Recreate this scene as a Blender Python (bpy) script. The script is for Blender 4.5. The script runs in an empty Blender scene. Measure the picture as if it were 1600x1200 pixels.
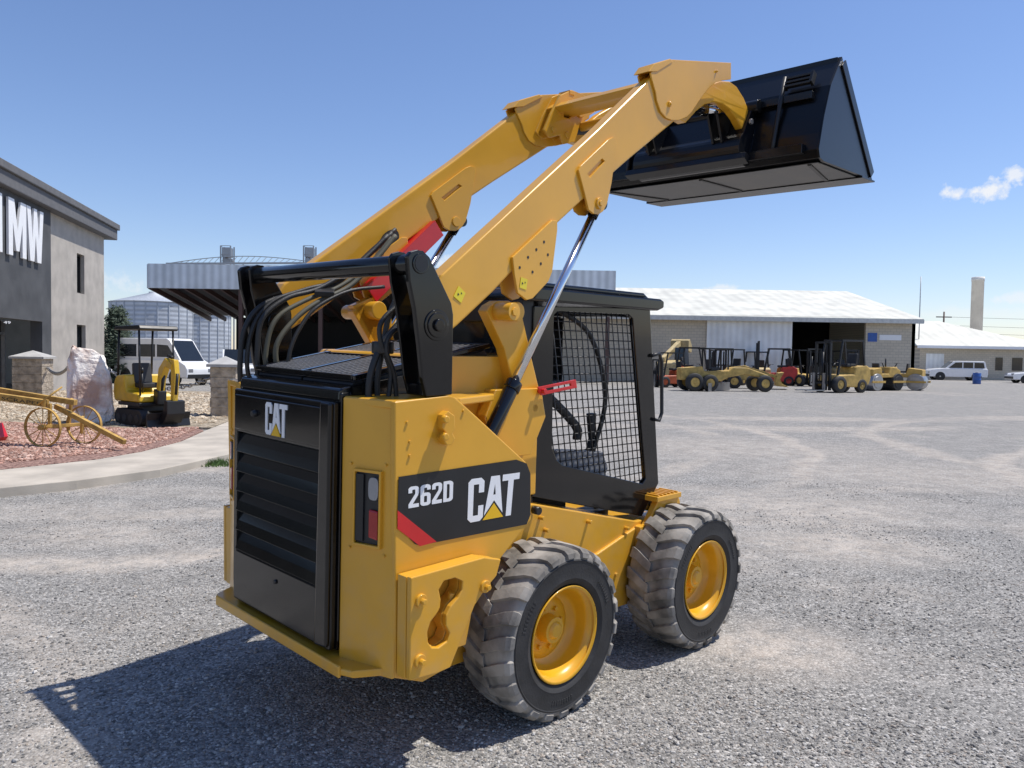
import bpy,bmesh,math,random
import numpy as np
from mathutils import Vector,Matrix,noise
from mathutils.geometry import tessellate_polygon
random.seed(3); rng=np.random.default_rng(5)
R=math.radians; PI=math.pi
col=bpy.context.scene.collection
def dl(x):
    if x<-.75:d=0
    elif x<.45:d=.075*(x+.75)
    else:d=min(.09+.07*(x-.45),.21)
    return 1-d/.64
SPLIT={'bucket_side','link_bracket','arm_pin','counterweight_bolt','hose_clamp','front_step','axle_housing','panel_bolt','column_bolt','gusset_plate','gusset_hole','crossbar_end','rear_corner_column','coupler_lever','bucket_step','warning_label','warning_symbol','elbow_plate','post','canopy_post','loader_arm','tilt_bracket','coupler_mount','rafter','drum_frame','bucket_wear_strip','arm_stop','track_roller','boom_cylinder','undercarriage','engine_bay_side','lower_chassis','roof','cornice','wall','dark_wall','hitch_lever','cab_rear_frame','cab_front_frame','lifting_eye','counterweight','grille_blade','coupler_pin','coupler_lug'}
# ---------------------------------------------------------------- helpers
class MB:
    def __init__(s,warp=False): s.v=[];s.f=[];s.sm=[];s.mi=[];s.M=None;s.m=0;s.warp=warp;s.gr=[];s.ng=0
    def add(s,vs,fs,smooth=False,flags=None):
        n=len(s.v)
        s.v+=[tuple(s.M@Vector(p)) if s.M is not None else tuple(p) for p in vs]
        for i,f in enumerate(fs):
            s.f.append([n+k for k in f]); s.sm.append(flags[i] if flags else smooth); s.mi.append(s.m);s.gr.append(s.ng)
        s.ng+=1
        return s
    def box(s,x0,x1,y0,y1,z0,z1):
        v=[(x,y,z) for z in(z0,z1) for y in(y0,y1) for x in(x0,x1)]
        return s.add(v,[(0,2,3,1),(4,5,7,6),(0,1,5,4),(2,6,7,3),(0,4,6,2),(1,3,7,5)])
    def prism(s,pts,a0,a1,axis='y',holes=()):
        def P(p,a):
            return (p[0],a,p[1]) if axis=='y' else ((a,p[0],p[1]) if axis=='x' else (p[0],p[1],a))
        loops=[list(pts)]+[list(h) for h in holes]
        flat=[p for l in loops for p in l]; N=len(flat)
        tri=tessellate_polygon([[Vector((p[0],p[1],0)) for p in l] for l in loops])
        vs=[P(p,a0) for p in flat]+[P(p,a1) for p in flat]
        fs=[tuple(t) for t in tri]+[tuple(N+k for k in reversed(t)) for t in tri]
        o=0
        for l in loops:
            n=len(l)
            for i in range(n):
                j=(i+1)%n; fs.append((o+i,o+j,N+o+j,N+o+i))
            o+=n
        return s.add(vs,fs)
    def cyl(s,p0,p1,r0,r1=None,n=16):
        if r1 is None:r1=r0
        p0=Vector(p0);p1=Vector(p1);d=(p1-p0).normalized()
        a=d.orthogonal().normalized();b=d.cross(a)
        vs=[]
        for p,r in((p0,r0),(p1,r1)):
            for i in range(n):
                t=2*PI*i/n; vs.append(p+a*(r*math.cos(t))+b*(r*math.sin(t)))
        fs=[(i,(i+1)%n,n+(i+1)%n,n+i) for i in range(n)]+[tuple(reversed(range(n))),tuple(range(n,2*n))]
        return s.add(vs,fs,flags=[True]*n+[False]*2)
    def tube(s,path,r,n=8,closed=False):
        P=[Vector(p) for p in path];m=len(P);vs=[];a=None
        for i,p in enumerate(P):
            if closed:d=(P[(i+1)%m]-P[i-1]).normalized()
            else:d=(P[min(i+1,m-1)]-P[max(i-1,0)]).normalized()
            if a is None:a=d.orthogonal().normalized()
            a=(a-d*a.dot(d)).normalized();b=d.cross(a)
            for k in range(n):
                t=2*PI*k/n;vs.append(p+a*(r*math.cos(t))+b*(r*math.sin(t)))
        fs=[];fl=[]
        for i in range(m if closed else m-1):
            j=(i+1)%m
            for k in range(n):
                fs.append((i*n+k,i*n+(k+1)%n,j*n+(k+1)%n,j*n+k));fl.append(True)
        if not closed:
            fs+=[tuple(reversed(range(n))),tuple(range((m-1)*n,m*n))];fl+=[False,False]
        return s.add(vs,fs,flags=fl)
    def beam(s,p0,p1,w,h,up=(0,0,1)):
        p0=Vector(p0);p1=Vector(p1);d=(p1-p0).normalized();u=Vector(up)
        a=d.cross(u).normalized();b=a.cross(d)
        vs=[p+a*(w/2*i)+b*(h/2*j) for p in(p0,p1) for i,j in((-1,-1),(1,-1),(1,1),(-1,1))]
        return s.add(vs,[(3,2,1,0),(4,5,6,7),(0,1,5,4),(1,2,6,5),(2,3,7,6),(3,0,4,7)])
    def lathe(s,prof,c=(0,0,0),n=40,axis='y',smooth=True):
        vs=[]
        for r,h in prof:
            for i in range(n):
                t=2*PI*i/n;x=r*math.cos(t);z=r*math.sin(t)
                vs.append((c[0]+x,c[1]+h,c[2]+z) if axis=='y' else (c[0]+x,c[1]+z,c[2]+h))
        m=len(prof)
        fs=[(i*n+k,i*n+(k+1)%n,(i+1)*n+(k+1)%n,(i+1)*n+k) for i in range(m-1) for k in range(n)]
        return s.add(vs,fs,smooth)
    def clusters(s):
        bb={}
        for f,g in zip(s.f,s.gr):
            for k in f:
                p=s.v[k];b=bb.setdefault(g,[1e9]*3+[-1e9]*3)
                for i in range(3):b[i]=min(b[i],p[i]);b[3+i]=max(b[3+i],p[i])
        par={g:g for g in bb}
        def fd(a):
            while par[a]!=a:a=par[a]
            return a
        gs=list(bb);e=.004
        for i,a in enumerate(gs):
            for c in gs[i+1:]:
                A,B=bb[a],bb[c]
                if all(A[k]-e<=B[3+k] and B[k]-e<=A[3+k] for k in range(3)):par[fd(a)]=fd(c)
        return {g:fd(g) for g in gs}
    def build(s,name,mats,parent=None,bevel=0,recalc=True,seg=2):
        if s.warp:s.v=[(x,y*dl(x),z) for x,y,z in s.v]
        if name in SPLIT and 1<s.ng<120:
            cl=s.clusters();ks=sorted(set(cl.values()))
            if len(ks)>1:
                out=None
                for k in ks:
                    m=MB();fi=[i for i,g in enumerate(s.gr) if cl[g]==k];mp={}
                    for i in fi:
                        nf=[]
                        for v in s.f[i]:
                            if v not in mp:mp[v]=len(m.v);m.v.append(s.v[v])
                            nf.append(mp[v])
                        m.f.append(nf);m.sm.append(s.sm[i]);m.mi.append(s.mi[i]);m.gr.append(0)
                    m.ng=1;o=m.build(name,mats,parent,bevel,recalc,seg);out=out or o
                return out
        me=bpy.data.meshes.new(name);me.from_pydata(s.v,[],s.f)
        me.polygons.foreach_set('use_smooth',s.sm);me.polygons.foreach_set('material_index',s.mi)
        if not isinstance(mats,(list,tuple)):mats=[mats]
        for m in mats:me.materials.append(m)
        if recalc:
            bm=bmesh.new();bm.from_mesh(me);bmesh.ops.recalc_face_normals(bm,faces=bm.faces);bm.to_mesh(me);bm.free()
        me.update()
        o=bpy.data.objects.new(name,me);col.objects.link(o)
        if parent:o.parent=parent
        if bevel:
            b=o.modifiers.new('bevel','BEVEL');b.width=bevel;b.segments=seg;b.limit_method='ANGLE';b.angle_limit=R(35)
        return o
def cr(pts,k=6):
    P=[Vector(p) for p in pts];P=[P[0]*2-P[1]]+P+[P[-1]*2-P[-2]];out=[]
    for i in range(1,len(P)-2):
        for j in range(k):
            t=j/k;a,b,c,d=P[i-1:i+3]
            out.append(.5*((2*b)+(c-a)*t+(2*a-5*b+4*c-d)*t*t+(3*b-a-3*c+d)*t**3))
    out.append(P[-2]);return out
def thing(name,label,cat,loc=(0,0,0),rotz=0,group=None,M=None):
    o=bpy.data.objects.new(name,None);col.objects.link(o)
    o.empty_display_size=.2
    if M is not None:o.matrix_world=M
    else:o.matrix_world=Matrix.Translation(loc)@Matrix.Rotation(rotz,4,'Z')
    o['label']=label;o['category']=cat
    if group:o['group']=group
    return o
def tag(o,label=None,cat=None,group=None,kind=None):
    for k,v in(('label',label),('category',cat),('group',group),('kind',kind)):
        if v:o[k]=v
    return o
def mat(name,c,rough=.5,metal=0,coat=0,var=.1,vs=5,bump=0,bs=60,c2=None,detail=5,bd=.01,spec=None,lo=.35,hi=.65,dust=0):
    m=bpy.data.materials.new(name);m.use_nodes=True;nt=m.node_tree;N=nt.nodes;L=nt.links
    b=N['Principled BSDF'];b.inputs['Roughness'].default_value=rough;b.inputs['Metallic'].default_value=metal
    b.inputs['Coat Weight'].default_value=coat;b.inputs['Coat Roughness'].default_value=.08
    if spec is not None:b.inputs['Specular IOR Level'].default_value=spec
    tc=N.new('ShaderNodeTexCoord');n=N.new('ShaderNodeTexNoise');n.inputs['Scale'].default_value=vs;n.inputs['Detail'].default_value=detail
    L.new(tc.outputs['Object'],n.inputs['Vector'])
    r=N.new('ShaderNodeValToRGB');L.new(n.outputs['Fac'],r.inputs['Fac'])
    ca=[x*(1-var) for x in c];cb=c2 if c2 else [min(1,x*(1+var)) for x in c]
    r.color_ramp.elements[0].position=lo;r.color_ramp.elements[1].position=hi
    r.color_ramp.elements[0].color=(*ca,1);r.color_ramp.elements[1].color=(*cb,1)
    L.new(r.outputs['Color'],b.inputs['Base Color'])
    mr=N.new('ShaderNodeMapRange');mr.inputs[3].default_value=max(.02,rough*.8);mr.inputs[4].default_value=min(1,rough*1.3)
    L.new(n.outputs['Fac'],mr.inputs[0]);L.new(mr.outputs[0],b.inputs['Roughness'])
    if dust:   # road dust that settles low on the machine
        sx=N.new('ShaderNodeSeparateXYZ');L.new(tc.outputs['Object'],sx.inputs[0])
        a=N.new('ShaderNodeMapRange');a.inputs[1].default_value=1.0;a.inputs[2].default_value=.25;a.inputs[3].default_value=0;a.inputs[4].default_value=dust;L.new(sx.outputs[2],a.inputs[0])
        n3=N.new('ShaderNodeTexNoise');n3.inputs['Scale'].default_value=14;n3.inputs['Detail'].default_value=8;L.new(tc.outputs['Object'],n3.inputs['Vector'])
        r3=N.new('ShaderNodeMapRange');r3.inputs[1].default_value=.4;r3.inputs[2].default_value=.7;L.new(n3.outputs['Fac'],r3.inputs[0])
        ml=N.new('ShaderNodeMath');ml.operation='MULTIPLY';L.new(a.outputs[0],ml.inputs[0]);L.new(r3.outputs[0],ml.inputs[1])
        mx=N.new('ShaderNodeMix');mx.data_type='RGBA';L.new(ml.outputs[0],mx.inputs[0]);L.new(r.outputs['Color'],mx.inputs[6]);mx.inputs[7].default_value=(.34,.30,.25,1);L.new(mx.outputs[2],b.inputs['Base Color'])
    if bump:
        n2=N.new('ShaderNodeTexNoise');n2.inputs['Scale'].default_value=bs;n2.inputs['Detail'].default_value=4
        L.new(tc.outputs['Object'],n2.inputs['Vector'])
        bp=N.new('ShaderNodeBump');bp.inputs['Strength'].default_value=bump;bp.inputs['Distance'].default_value=bd
        L.new(n2.outputs['Fac'],bp.inputs['Height']);L.new(bp.outputs['Normal'],b.inputs['Normal'])
    return m
def corr(name,c,period=.3,axis='X',rough=.45,metal=.0,dark=.75,bump=.6):
    m=mat(name,c,rough,metal,var=.12,vs=.6);nt=m.node_tree;N=nt.nodes;L=nt.links;b=N['Principled BSDF']
    tc=N.new('ShaderNodeTexCoord');w=N.new('ShaderNodeTexWave');w.bands_direction=axis
    w.inputs['Scale'].default_value=.314/period;L.new(tc.outputs['Object'],w.inputs['Vector'])
    bp=N.new('ShaderNodeBump');bp.inputs['Strength'].default_value=bump;bp.inputs['Distance'].default_value=.03
    L.new(w.outputs['Fac'],bp.inputs['Height']);L.new(bp.outputs['Normal'],b.inputs['Normal'])
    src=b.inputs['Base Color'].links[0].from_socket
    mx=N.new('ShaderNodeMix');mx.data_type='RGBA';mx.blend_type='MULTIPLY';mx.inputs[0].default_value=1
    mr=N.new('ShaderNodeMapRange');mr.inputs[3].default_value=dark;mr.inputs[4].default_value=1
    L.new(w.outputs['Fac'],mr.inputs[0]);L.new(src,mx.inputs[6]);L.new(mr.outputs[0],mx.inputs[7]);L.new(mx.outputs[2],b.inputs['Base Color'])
    return m
# ---------------------------------------------------------------- camera
F=1200.;th=R(2.1);ro=.0157
fwd=Vector((0,math.cos(th),-math.sin(th)));r0=Vector((1,0,0));u0=Vector((0,math.sin(th),math.cos(th)))
rt=(r0*math.cos(ro)+u0*math.sin(ro));up=(u0*math.cos(ro)-r0*math.sin(ro))
CAM=Vector((0,0,1.70))
cd=bpy.data.cameras.new('camera');cam=bpy.data.objects.new('camera',cd);col.objects.link(cam)
cd.sensor_width=36;cd.lens=36*F/1600;cd.clip_end=5000;cd.clip_start=.05
mw=Matrix(((rt.x,up.x,-fwd.x,CAM.x),(rt.y,up.y,-fwd.y,CAM.y),(rt.z,up.z,-fwd.z,CAM.z),(0,0,0,1)))
cam.matrix_world=mw;bpy.context.scene.camera=cam
def ray(px,py):return rt*((px-800)/F)+fwd+up*((600-py)/F)
def LP(M,px,py,ax,val):
    Mi=M.inverted();o=Mi@CAM;d=Mi.to_3x3()@ray(px,py);t=(val-o[ax])/d[ax];return o+d*t
I4=Matrix.Identity(4)
def W(px,py,Y):return LP(I4,px,py,1,Y)
def G(px,py,z=0):return LP(I4,px,py,2,z)
def gx(px,Y):p=W(px,575,Y);return Vector((p.x,Y,0))
# machine frame
Fm=(rt*.7025+fwd*.7114+up*.0219).normalized();Lm=(rt*-.7111+fwd*.7002+up*.0638);Lm=(Lm-Fm*Lm.dot(Fm)).normalized();Um=Fm.cross(Lm)
O=CAM+rt*-.3403+fwd*4.192+up*-1.521
MM=Matrix(((Fm.x,Lm.x,Um.x,O.x),(Fm.y,Lm.y,Um.y,O.y),(Fm.z,Lm.z,Um.z,O.z),(0,0,0,1)))
def PY(px,py,y):p=LP(MM,px,py,1,y);return (p.x,p.z)
def PX(px,py,x):p=LP(MM,px,py,0,x);return (p.y,p.z)
def PYs(L,y):return [PY(a,b,y) for a,b in L]
def PW(px,py,c):
    x=0
    for i in range(14):x,z=PY(px,py,-c*dl(x))
    return (x,z)
def PWs(L,c):return [PW(a,b,c) for a,b in L]
# ---------------------------------------------------------------- materials
yel=mat('yellow_paint',(.70,.355,.024),.34,coat=.35,var=.05,vs=3,bump=.04,bs=25,dust=.25)
yel2=mat('rim_yellow_paint',(.74,.375,.012),.32,coat=.3,var=.06)
dusty=mat('faded_yellow_paint',(.50,.32,.08),.6,var=.2,vs=3)
blk=mat('gloss_black_paint',(.0045,.0045,.005),.14,coat=.25,var=.2,bump=.03,bs=6,spec=.4)
bkt=mat('bucket_black_paint',(.0045,.0048,.006),.28,coat=.15,var=.3,vs=2,bump=.05,bs=5,spec=.35)
sat=mat('satin_black',(.013,.013,.014),.42,var=.2)
dbk=mat('dusty_sheen_black',(.016,.016,.016),.35,var=.3,vs=3,c2=(.095,.088,.078),lo=.42,hi=.8)  # brownish dust and sheen of the bucket underside, both put into the colour
rub=mat('tyre_sidewall_rubber',(.026,.025,.025),.65,var=.25,vs=12,bump=.15,bs=80)
trd=mat('dusty_tread_rubber',(.15,.138,.122),.95,var=.3,vs=7,bump=.25,bs=60,c2=(.38,.35,.31),detail=9,bd=.004)
chrome=mat('chrome_rod',(.72,.73,.75),.12,metal=1,var=.04)
steel=mat('grey_steel',(.35,.35,.36),.35,metal=.8)
red=mat('red_paint',(.60,.012,.015),.3,coat=.4)
redl=mat('red_lens',(.35,.008,.010),.15,coat=.5)
clr=mat('clear_lens',(.30,.31,.33),.10,metal=.5)
whi=mat('white_vinyl',(.82,.82,.82),.4,var=.02)
ylv=mat('yellow_vinyl',(.80,.47,.01),.4,var=.02)
lab=mat('warning_label_yellow',(.75,.6,.03),.4,var=.05)
seatm=mat('seat_vinyl',(.03,.03,.032),.6,bump=.2)
gryp=mat('grey_plastic',(.22,.22,.23),.6)
vent=mat('vent_grey_metal',(.16,.16,.165),.4)
glass=mat('dark_window_glass',(.012,.016,.02),.06,coat=.3)
hose=mat('hose_rubber',(.018,.018,.018),.5,bump=.2,bs=200)
hose2=mat('olive_hose_sleeve',(.085,.08,.055),.6)
concrete=mat('pale_concrete',(.46,.41,.34),.85,var=.15,vs=2,bump=.3,bs=90)
# ================================================================= LOADER
ldr=thing('skid_steer_loader','large yellow and black skid steer loader with raised arms and black bucket in the foreground','skid steer loader',M=MM)
def wheel(x,s,parent):
    cy=s*.674;z=.400
    hub=MB();hub.M=Matrix.Translation((x,cy,z))
    o=s
    hub.cyl((0,-o*.02,0),(0,o*.075,0),.075,.062,24);hub.cyl((0,o*.075,0),(0,o*.088,0),.045,.03,20)
    for k in range(8):
        a=2*PI*k/8+.2;c=(.098*math.cos(a),0,.098*math.sin(a));hub.cyl((c[0],o*.0,c[2]),(c[0],o*.035,c[2]),.013,.012,6)
    h=hub.build('wheel',yel2,parent,.002)
    rm=MB();rm.M=Matrix.Translation((x,cy,z))
    rm.lathe([(.20,o*-.12),(.225,o*-.14),(.205,o*-.10),(.185,-o*.05),(.15,o*.012),(.12,o*.02),(.04,o*.02)],n=48)
    rm.lathe([(.150,o*.012),(.178,o*.02),(.190,o*.055),(.198,o*.09),(.205,o*.118),(.222,o*.126),(.232,o*.140),(.228,o*.146),(.216,o*.136)],n=48)
    rm.build('rim',yel2,h)
    t=MB();t.M=Matrix.Translation((x,cy,z)) @ Matrix.Rotation(x*1.7,4,'Y')
    pr=[(.224,.118),(.240,.140),(.262,.148),(.266,.151),(.272,.149),(.31,.1535),(.345,.152),(.350,.156),(.356,.150),(.376,.144),(.390,.125),(.394,.05),(.394,0)]
    pr=pr+[(r,-h) for r,h in reversed(pr[:-1])]
    t.lathe(pr[:9],n=72);t.m=1;t.lathe(pr[8:-8],n=72);t.m=0;t.lathe(pr[-9:],n=72)
    t.m=1
    n=22
    for sg in(-1,1):
        for k in range(n):
            ph=2*PI*(k+(.5 if sg>0 else 0))/n+random.uniform(-.008,.008)
            st=[(-.010,.409,.0,.386,.0,.062),(.045,.411,.045,.386,-.06,.065),(.095,.409,.095,.386,-.12,.068),(.136,.402,.130,.378,-.15,.074),(.154,.387,.143,.372,-.155,.074),(.159,.364,.150,.362,-.155,.062)]
            vs=[]
            for yo,rO,yi,ri,da,hw in st:
                for a,r,y in((ph+da-hw,rO,yo),(ph+da+hw,rO,yo),(ph+da+hw+.012,ri,yi),(ph+da-hw-.012,ri,yi)):
                    vs.append(((r)*math.cos(a),sg*y,r*math.sin(a)))
            fs=[(3,2,1,0)]+[(4*i+j,4*i+(j+1)%4,4*i+4+(j+1)%4,4*i+4+j) for i in range(5) for j in range(4)]+[(20,21,22,23)]
            t.add(vs,fs)
    t.m=0
    for sg in(-1,1):
        for base in(.3,2.4,4.4):
            for k in range(9):
                a=base+k*.055
                for rr in(.30,):
                    t.add([((rr+dr)*math.cos(a+da),sg*(.1525+h_),(rr+dr)*math.sin(a+da)) for h_ in(0,.0025) for dr,da in((0,0),(.022,0),(.022,.032),(0,.032))],[(0,1,2,3),(4,5,6,7),(0,1,5,4),(1,2,6,5),(2,3,7,6),(3,0,4,7)])
    to=t.build('tyre',[rub,trd],h)
    bv=to.modifiers.new('bevel','BEVEL');bv.width=.004;bv.segments=2;bv.limit_method='ANGLE';bv.angle_limit=R(40)
for x in(0,1.261):
    for s in(-1,1):wheel(x,s,ldr)
# chassis
b=MB()
b.prism([(-.86,.40),(-.55,.27),(1.42,.24),(1.50,.33),(1.48,.66),(1.02,.70),(.63,.60),(-.86,.62)],-.50,.50)
b.prism([(-.86,.55),(1.46,.55),(1.46,.72),(1.02,.72),(.12,.945),(-.86,.95)],-.482,.482)
b.build('lower_chassis',yel,ldr,.006)
b=MB()
for s in(-1,1):
    b.prism([(.98,.70),(1.05,.70),(1.18,.86),(1.36,.86),(1.40,.80),(1.44,.60),(.98,.55)],s*.49,s*.53)
    b.box(1.12,1.38,s*.40,s*.55,.83,.862)
    for k in range(6):b.box(1.135+k*.04,1.15+k*.04,s*.41,s*.545,.862,.872)
b.build('front_step',yel,ldr,.004)
for s in(-1,1):
    b=MB()
    for x,z in((.16,.87),(.55,.79),(.9,.70),(.68,.45),(.80,.45),(.74,.36),(.2,.80)):
        b.cyl((x,s*.48,z),(x,s*.512,z),.012,.011,6)
    b.build('panel_bolt',yel,ldr,.002)
    for x in(0,1.261):
        b=MB();b.cyl((x,s*.4,.402),(x,s*.64,.402),.11,.10,24);b.build('axle_housing',yel,ldr,.002)
# side panels (y=.71)
sp=PYs([(617,628),(700,618),(712,621),(742,648),(822,722),(830,740),(830,812),(783,872),(742,940),(702,1042),(660,1066),(617,1060)],-.71)
zt=sp[0][1]
for s in(-1,1):
    b=MB();b.prism(sp,s*.68,s*.71)
    for p,q in((sp[0],sp[1]),(sp[1],sp[2]),(sp[2],sp[3]),(sp[3],sp[4])):
        b.beam((p[0],s*.655,p[1]-.012),(q[0],s*.655,q[1]-.012),.05,.022)
    b.build('side_panel',yel,ldr,.006,seg=3)
    b=MB();b.prism([(-.86,.95),(-.86,1.48),(-.60,1.48),(-.12,1.10),(-.12,.95)],s*.45,s*.672)
    b.prism([(-.86,.44),(-.86,.95),(-.30,.95),(-.42,.80),(-.50,.44)],s*.45,s*.672);b.build('wheel_arch',yel,ldr,.005)
b=MB()
for s in(-1,1):
    b.prism([(-.998,s*.445),(-.915,s*.71),(-.885,s*.70),(-.96,s*.44)],.425,zt,axis='z')
    b.prism([(-.99,s*.44),(-.93,s*.705),(-.6,s*.705),(-.3,s*.60),(-.3,s*.44)],zt-.03,zt+.004,axis='z')
b.build('rear_corner_column',yel,ldr,.008,seg=3)
b=MB();b.prism([(-.60,1.0),(-.60,1.60),(-.52,1.69),(.02,1.69),(.10,1.5),(.10,1.0)],-.505,.505);b.build('engine_bay_side',yel,ldr,.008)
b=MB()
for s in(-1,1):b.prism([(-.33,1.42),(-.27,1.54),(.04,1.54),(.08,1.40),(-.02,1.22),(-.26,1.22)],s*.575,s*.50)
b.build('link_bracket',yel,ldr,.006)
b=MB()
for px,py in((640,690),(724,642),(640,712),(628,900),(636,660)):
    x,z=PY(px,py,-.71);b.cyl((x,-.705,z),(x,-.717,z),.006,.006,6)
b.build('panel_bolt',yel,ldr)
b=MB();e=PYs([(684,648),(692,641),(702,648),(703,668),(699,676),(703,684),(697,694),(689,694),(683,684),(688,675),(683,668)],-.71)
b.prism(e,-.745,-.70)
for px,py in((694,655),(693,682)):
    x,z=PY(px,py,-.745);b.cyl((x,-.74,z),(x,-.765,z),.017,.015,12)
b.build('lifting_eye',yel,ldr,.004)
# counterweight plates
cw=PYs([(642,903),(757,871),(783,874),(776,900),(758,922),(742,946),(704,1043),(684,1052),(640,1064)],-.80)
sl=PYs([(686,922),(694,908),(712,903),(723,908),(722,922),(716,934),(704,948),(697,962),(697,978),(703,990),(699,1002),(686,1012),(675,1012),(669,1003),(668,988),(673,972),(682,960),(688,948),(689,936)],-.80)
for s in(-1,1):
    b=MB();b.prism(cw,s*.775,s*.80,holes=[sl]);b.prism([(x,z-.004) for x,z in cw],s*.715,s*.771,holes=[sl])
    b.build('counterweight',yel,ldr,.005)
    b=MB()
    for px,py in((657,938),(655,1032),(757,916)):
        x,z=PY(px,py,-.80);b.cyl((x,s*.79,z),(x,s*.812,z),.026,.026,20);b.cyl((x,s*.81,z),(x,s*.832,z),.012,.012,6)
    b.cyl((PY(700,1005,-.76)[0],s*.72,PY(700,1005,-.76)[1]+.02),(PY(706,925,-.76)[0],s*.76,PY(706,925,-.76)[1]),.016)
    b.build('counterweight_bolt',yel,ldr,.002)
# bumper
b=MB()
b.prism([(-1.055,-.55),(-1.035,-.60),(-.93,-.66),(-.86,-.64),(-.90,-.45),(-.90,.45),(-.86,.64),(-.93,.66),(-1.035,.60),(-1.055,.55)],.428,.458,axis='z')
b.prism([(-1.064,-.55),(-1.05,-.55),(-1.05,.55),(-1.064,.55)],.418,.468,axis='z')
b.build('rear_bumper',yel,ldr,.008,seg=3)
# rear door
D0=-1.03
b=MB();b.prism([(-.43,.475),(.43,.475),(.44,.52),(.44,1.54),(-.44,1.54),(-.44,.52)],-1.0,-.95,axis='x')
hole=[(-.335,.725),(.40,.725),(.40,1.295),(-.335,1.295)]
b.prism([(-.425,.48),(.425,.48),(.43,.52),(.43,1.50),(-.43,1.50),(-.43,.52)],D0,-1.0,axis='x',holes=[hole])
b.build('rear_door',blk,ldr,.008,seg=3)
b=MB();b.box(-1.002,-.998,-.335,.40,.725,1.295)
for k in range(6):
    z=.735+k*.0945
    for j in range(38):
        y=-.325+j*.0192;b.beam((-1.0215,y,z+.042),(-1.0065,y,z+.078),.003,.003,(0,1,0))
b.build('rear_grille',sat,ldr)
b=MB()
for k in range(6):
    z=.735+k*.0945
    b.prism([(-1.036,z-.004),(-1.030,z-.008),(-1.018,z+.036),(-1.003,z+.076),(-1.009,z+.079),(-1.024,z+.040)],-.334,.399)
b.build('grille_blade',blk,ldr,.0012)
b=MB();b.box(D0-.012,D0-.001,-.36,.405,1.31,1.475);b.build('emblem_panel',blk,ldr,.008,seg=3)
b=MB();b.prism([(-.340,.49),(-.432,.50),(-.436,1.50),(-.360,1.50)],D0-.022,D0-.001,axis='x');b.build('door_edge_trim',blk,ldr,.014,seg=3)
b=MB();b.cyl((D0-.008,0.02,.66),(D0+.01,.02,.66),.01);b.cyl((D0-.03,.20,1.40),(D0,.20,1.40),.012,.02,12);b.build('door_latch',sat,ldr)
# hood
b=MB();b.prism([(-1.005,1.50),(-1.0,1.552),(-.96,1.562),(-.14,1.69),(-.14,1.50)],-.432,.432);b.build('hood',blk,ldr,.012,seg=3)
def hz(x):return 1.580+(x+.96)*(.155/.82)
b=MB()
for y0,y1 in((-.40,-.01),(.01,.40)):b.prism([(-.93,1.56),(-.92,1.578),(-.18,1.718),(-.16,1.69)],y0,y1)
b.build('hood_vent_base',sat,ldr,.004)
for y0,y1 in((-.39,-.03),(.03,.39)):
    for x0,x1 in((-.89,-.57),(-.52,-.20)):
        b=MB();n=11
        for k in range(n):
            x=x0+(x1-x0)*k/(n-1);b.beam((x,y0,hz(x)+.008),(x,y1,hz(x)+.008),.012,.012)
        n=10
        for k in range(n):
            y=y0+(y1-y0)*k/(n-1);b.beam((x0,y,hz(x0)+.013),(x1,y,hz(x1)+.013),.010,.008)
        b.build('hood_vent_mesh',vent,ldr)
b=MB()
for y in(-.41,0,.41):b.beam((-.93,y,hz(-.93)+.010),(-.17,y,hz(-.17)+.010),.035,.022)
for x in(-.92,-.545,-.18):b.beam((x,-.41,hz(x)+.010),(x,.41,hz(x)+.010),.03,.021)
b.build('hood_vent_frame',blk,ldr,.004)
# emblem letters
Cc=[(.06,0),(.24,0),(.30,.08),(.30,.36),(.20,.36),(.20,.14),(.10,.14),(.10,.86),(.20,.86),(.20,.66),(.30,.66),(.30,.92),(.24,1),(.06,1),(0,.92),(0,.08)]
Aa=[(.425,1),(.595,1),(.70,.10),(.60,.27),(.51,.43),(.42,.27),(.32,.10)]
Ah=[(.51,.82),(.485,.56),(.535,.56)]
Tt=[(.655,1),(1,1),(1,.85),(.885,.85),(.885,0),(.775,0),(.775,.85),(.655,.85)]
Tri=[(.30,0),(.72,0),(.51,.36)]
def bil(q,p):
    a,b_,c,d=[Vector(v) for v in q];u,v=p;r=(a*(1-u)+b_*u)*(1-v)+(d*(1-u)+c*u)*v;return (r.x,r.y)
def logo(parent,q,axis,a0,a1):
    for poly,hl in((Cc,None),(Aa,Ah),(Tt,None)):
        m=MB();m.prism([bil(q,p) for p in poly],a0,a1,axis,holes=[[bil(q,p) for p in hl]] if hl else ())
        m.build('emblem_letter',whi,parent)
    m=MB();m.prism([bil(q,p) for p in Tri],a0,a1+(a1-a0)*.3,axis);m.build('emblem_triangle',ylv,parent)
logo(ldr,[(.098,1.318),(-.092,1.318),(-.092,1.462),(.098,1.462)],'x',D0-.011,D0-.016)
def textmesh(txt,off=.0):
    cu=bpy.data.curves.new('t','FONT');cu.body=txt;cu.offset=off;cu.resolution_u=3
    o=bpy.data.objects.new('t',cu);col.objects.link(o)
    dg=bpy.context.evaluated_depsgraph_get();me=bpy.data.meshes.new_from_object(o.evaluated_get(dg))
    V=[v.co.copy() for v in me.vertices];Fc=[tuple(p.vertices) for p in me.polygons]
    bpy.data.objects.remove(o);bpy.data.curves.remove(cu);bpy.data.meshes.remove(me)
    x0=min(v.x for v in V);x1=max(v.x for v in V);y0=min(v.y for v in V);y1=max(v.y for v in V)
    return [((v.x-x0)/(x1-x0),(v.y-y0)/(y1-y0)) for v in V],Fc
def text(parent,name,txt,q,axis,a,m,off=.02):
    V,Fc=textmesh(txt,off);b=MB();pts=[bil(q,p) for p in V]
    b.add([(p[0],a,p[1]) if axis=='y' else (a,p[0],p[1]) for p in pts],Fc);return b.build(name,m,parent,recalc=False)
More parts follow.
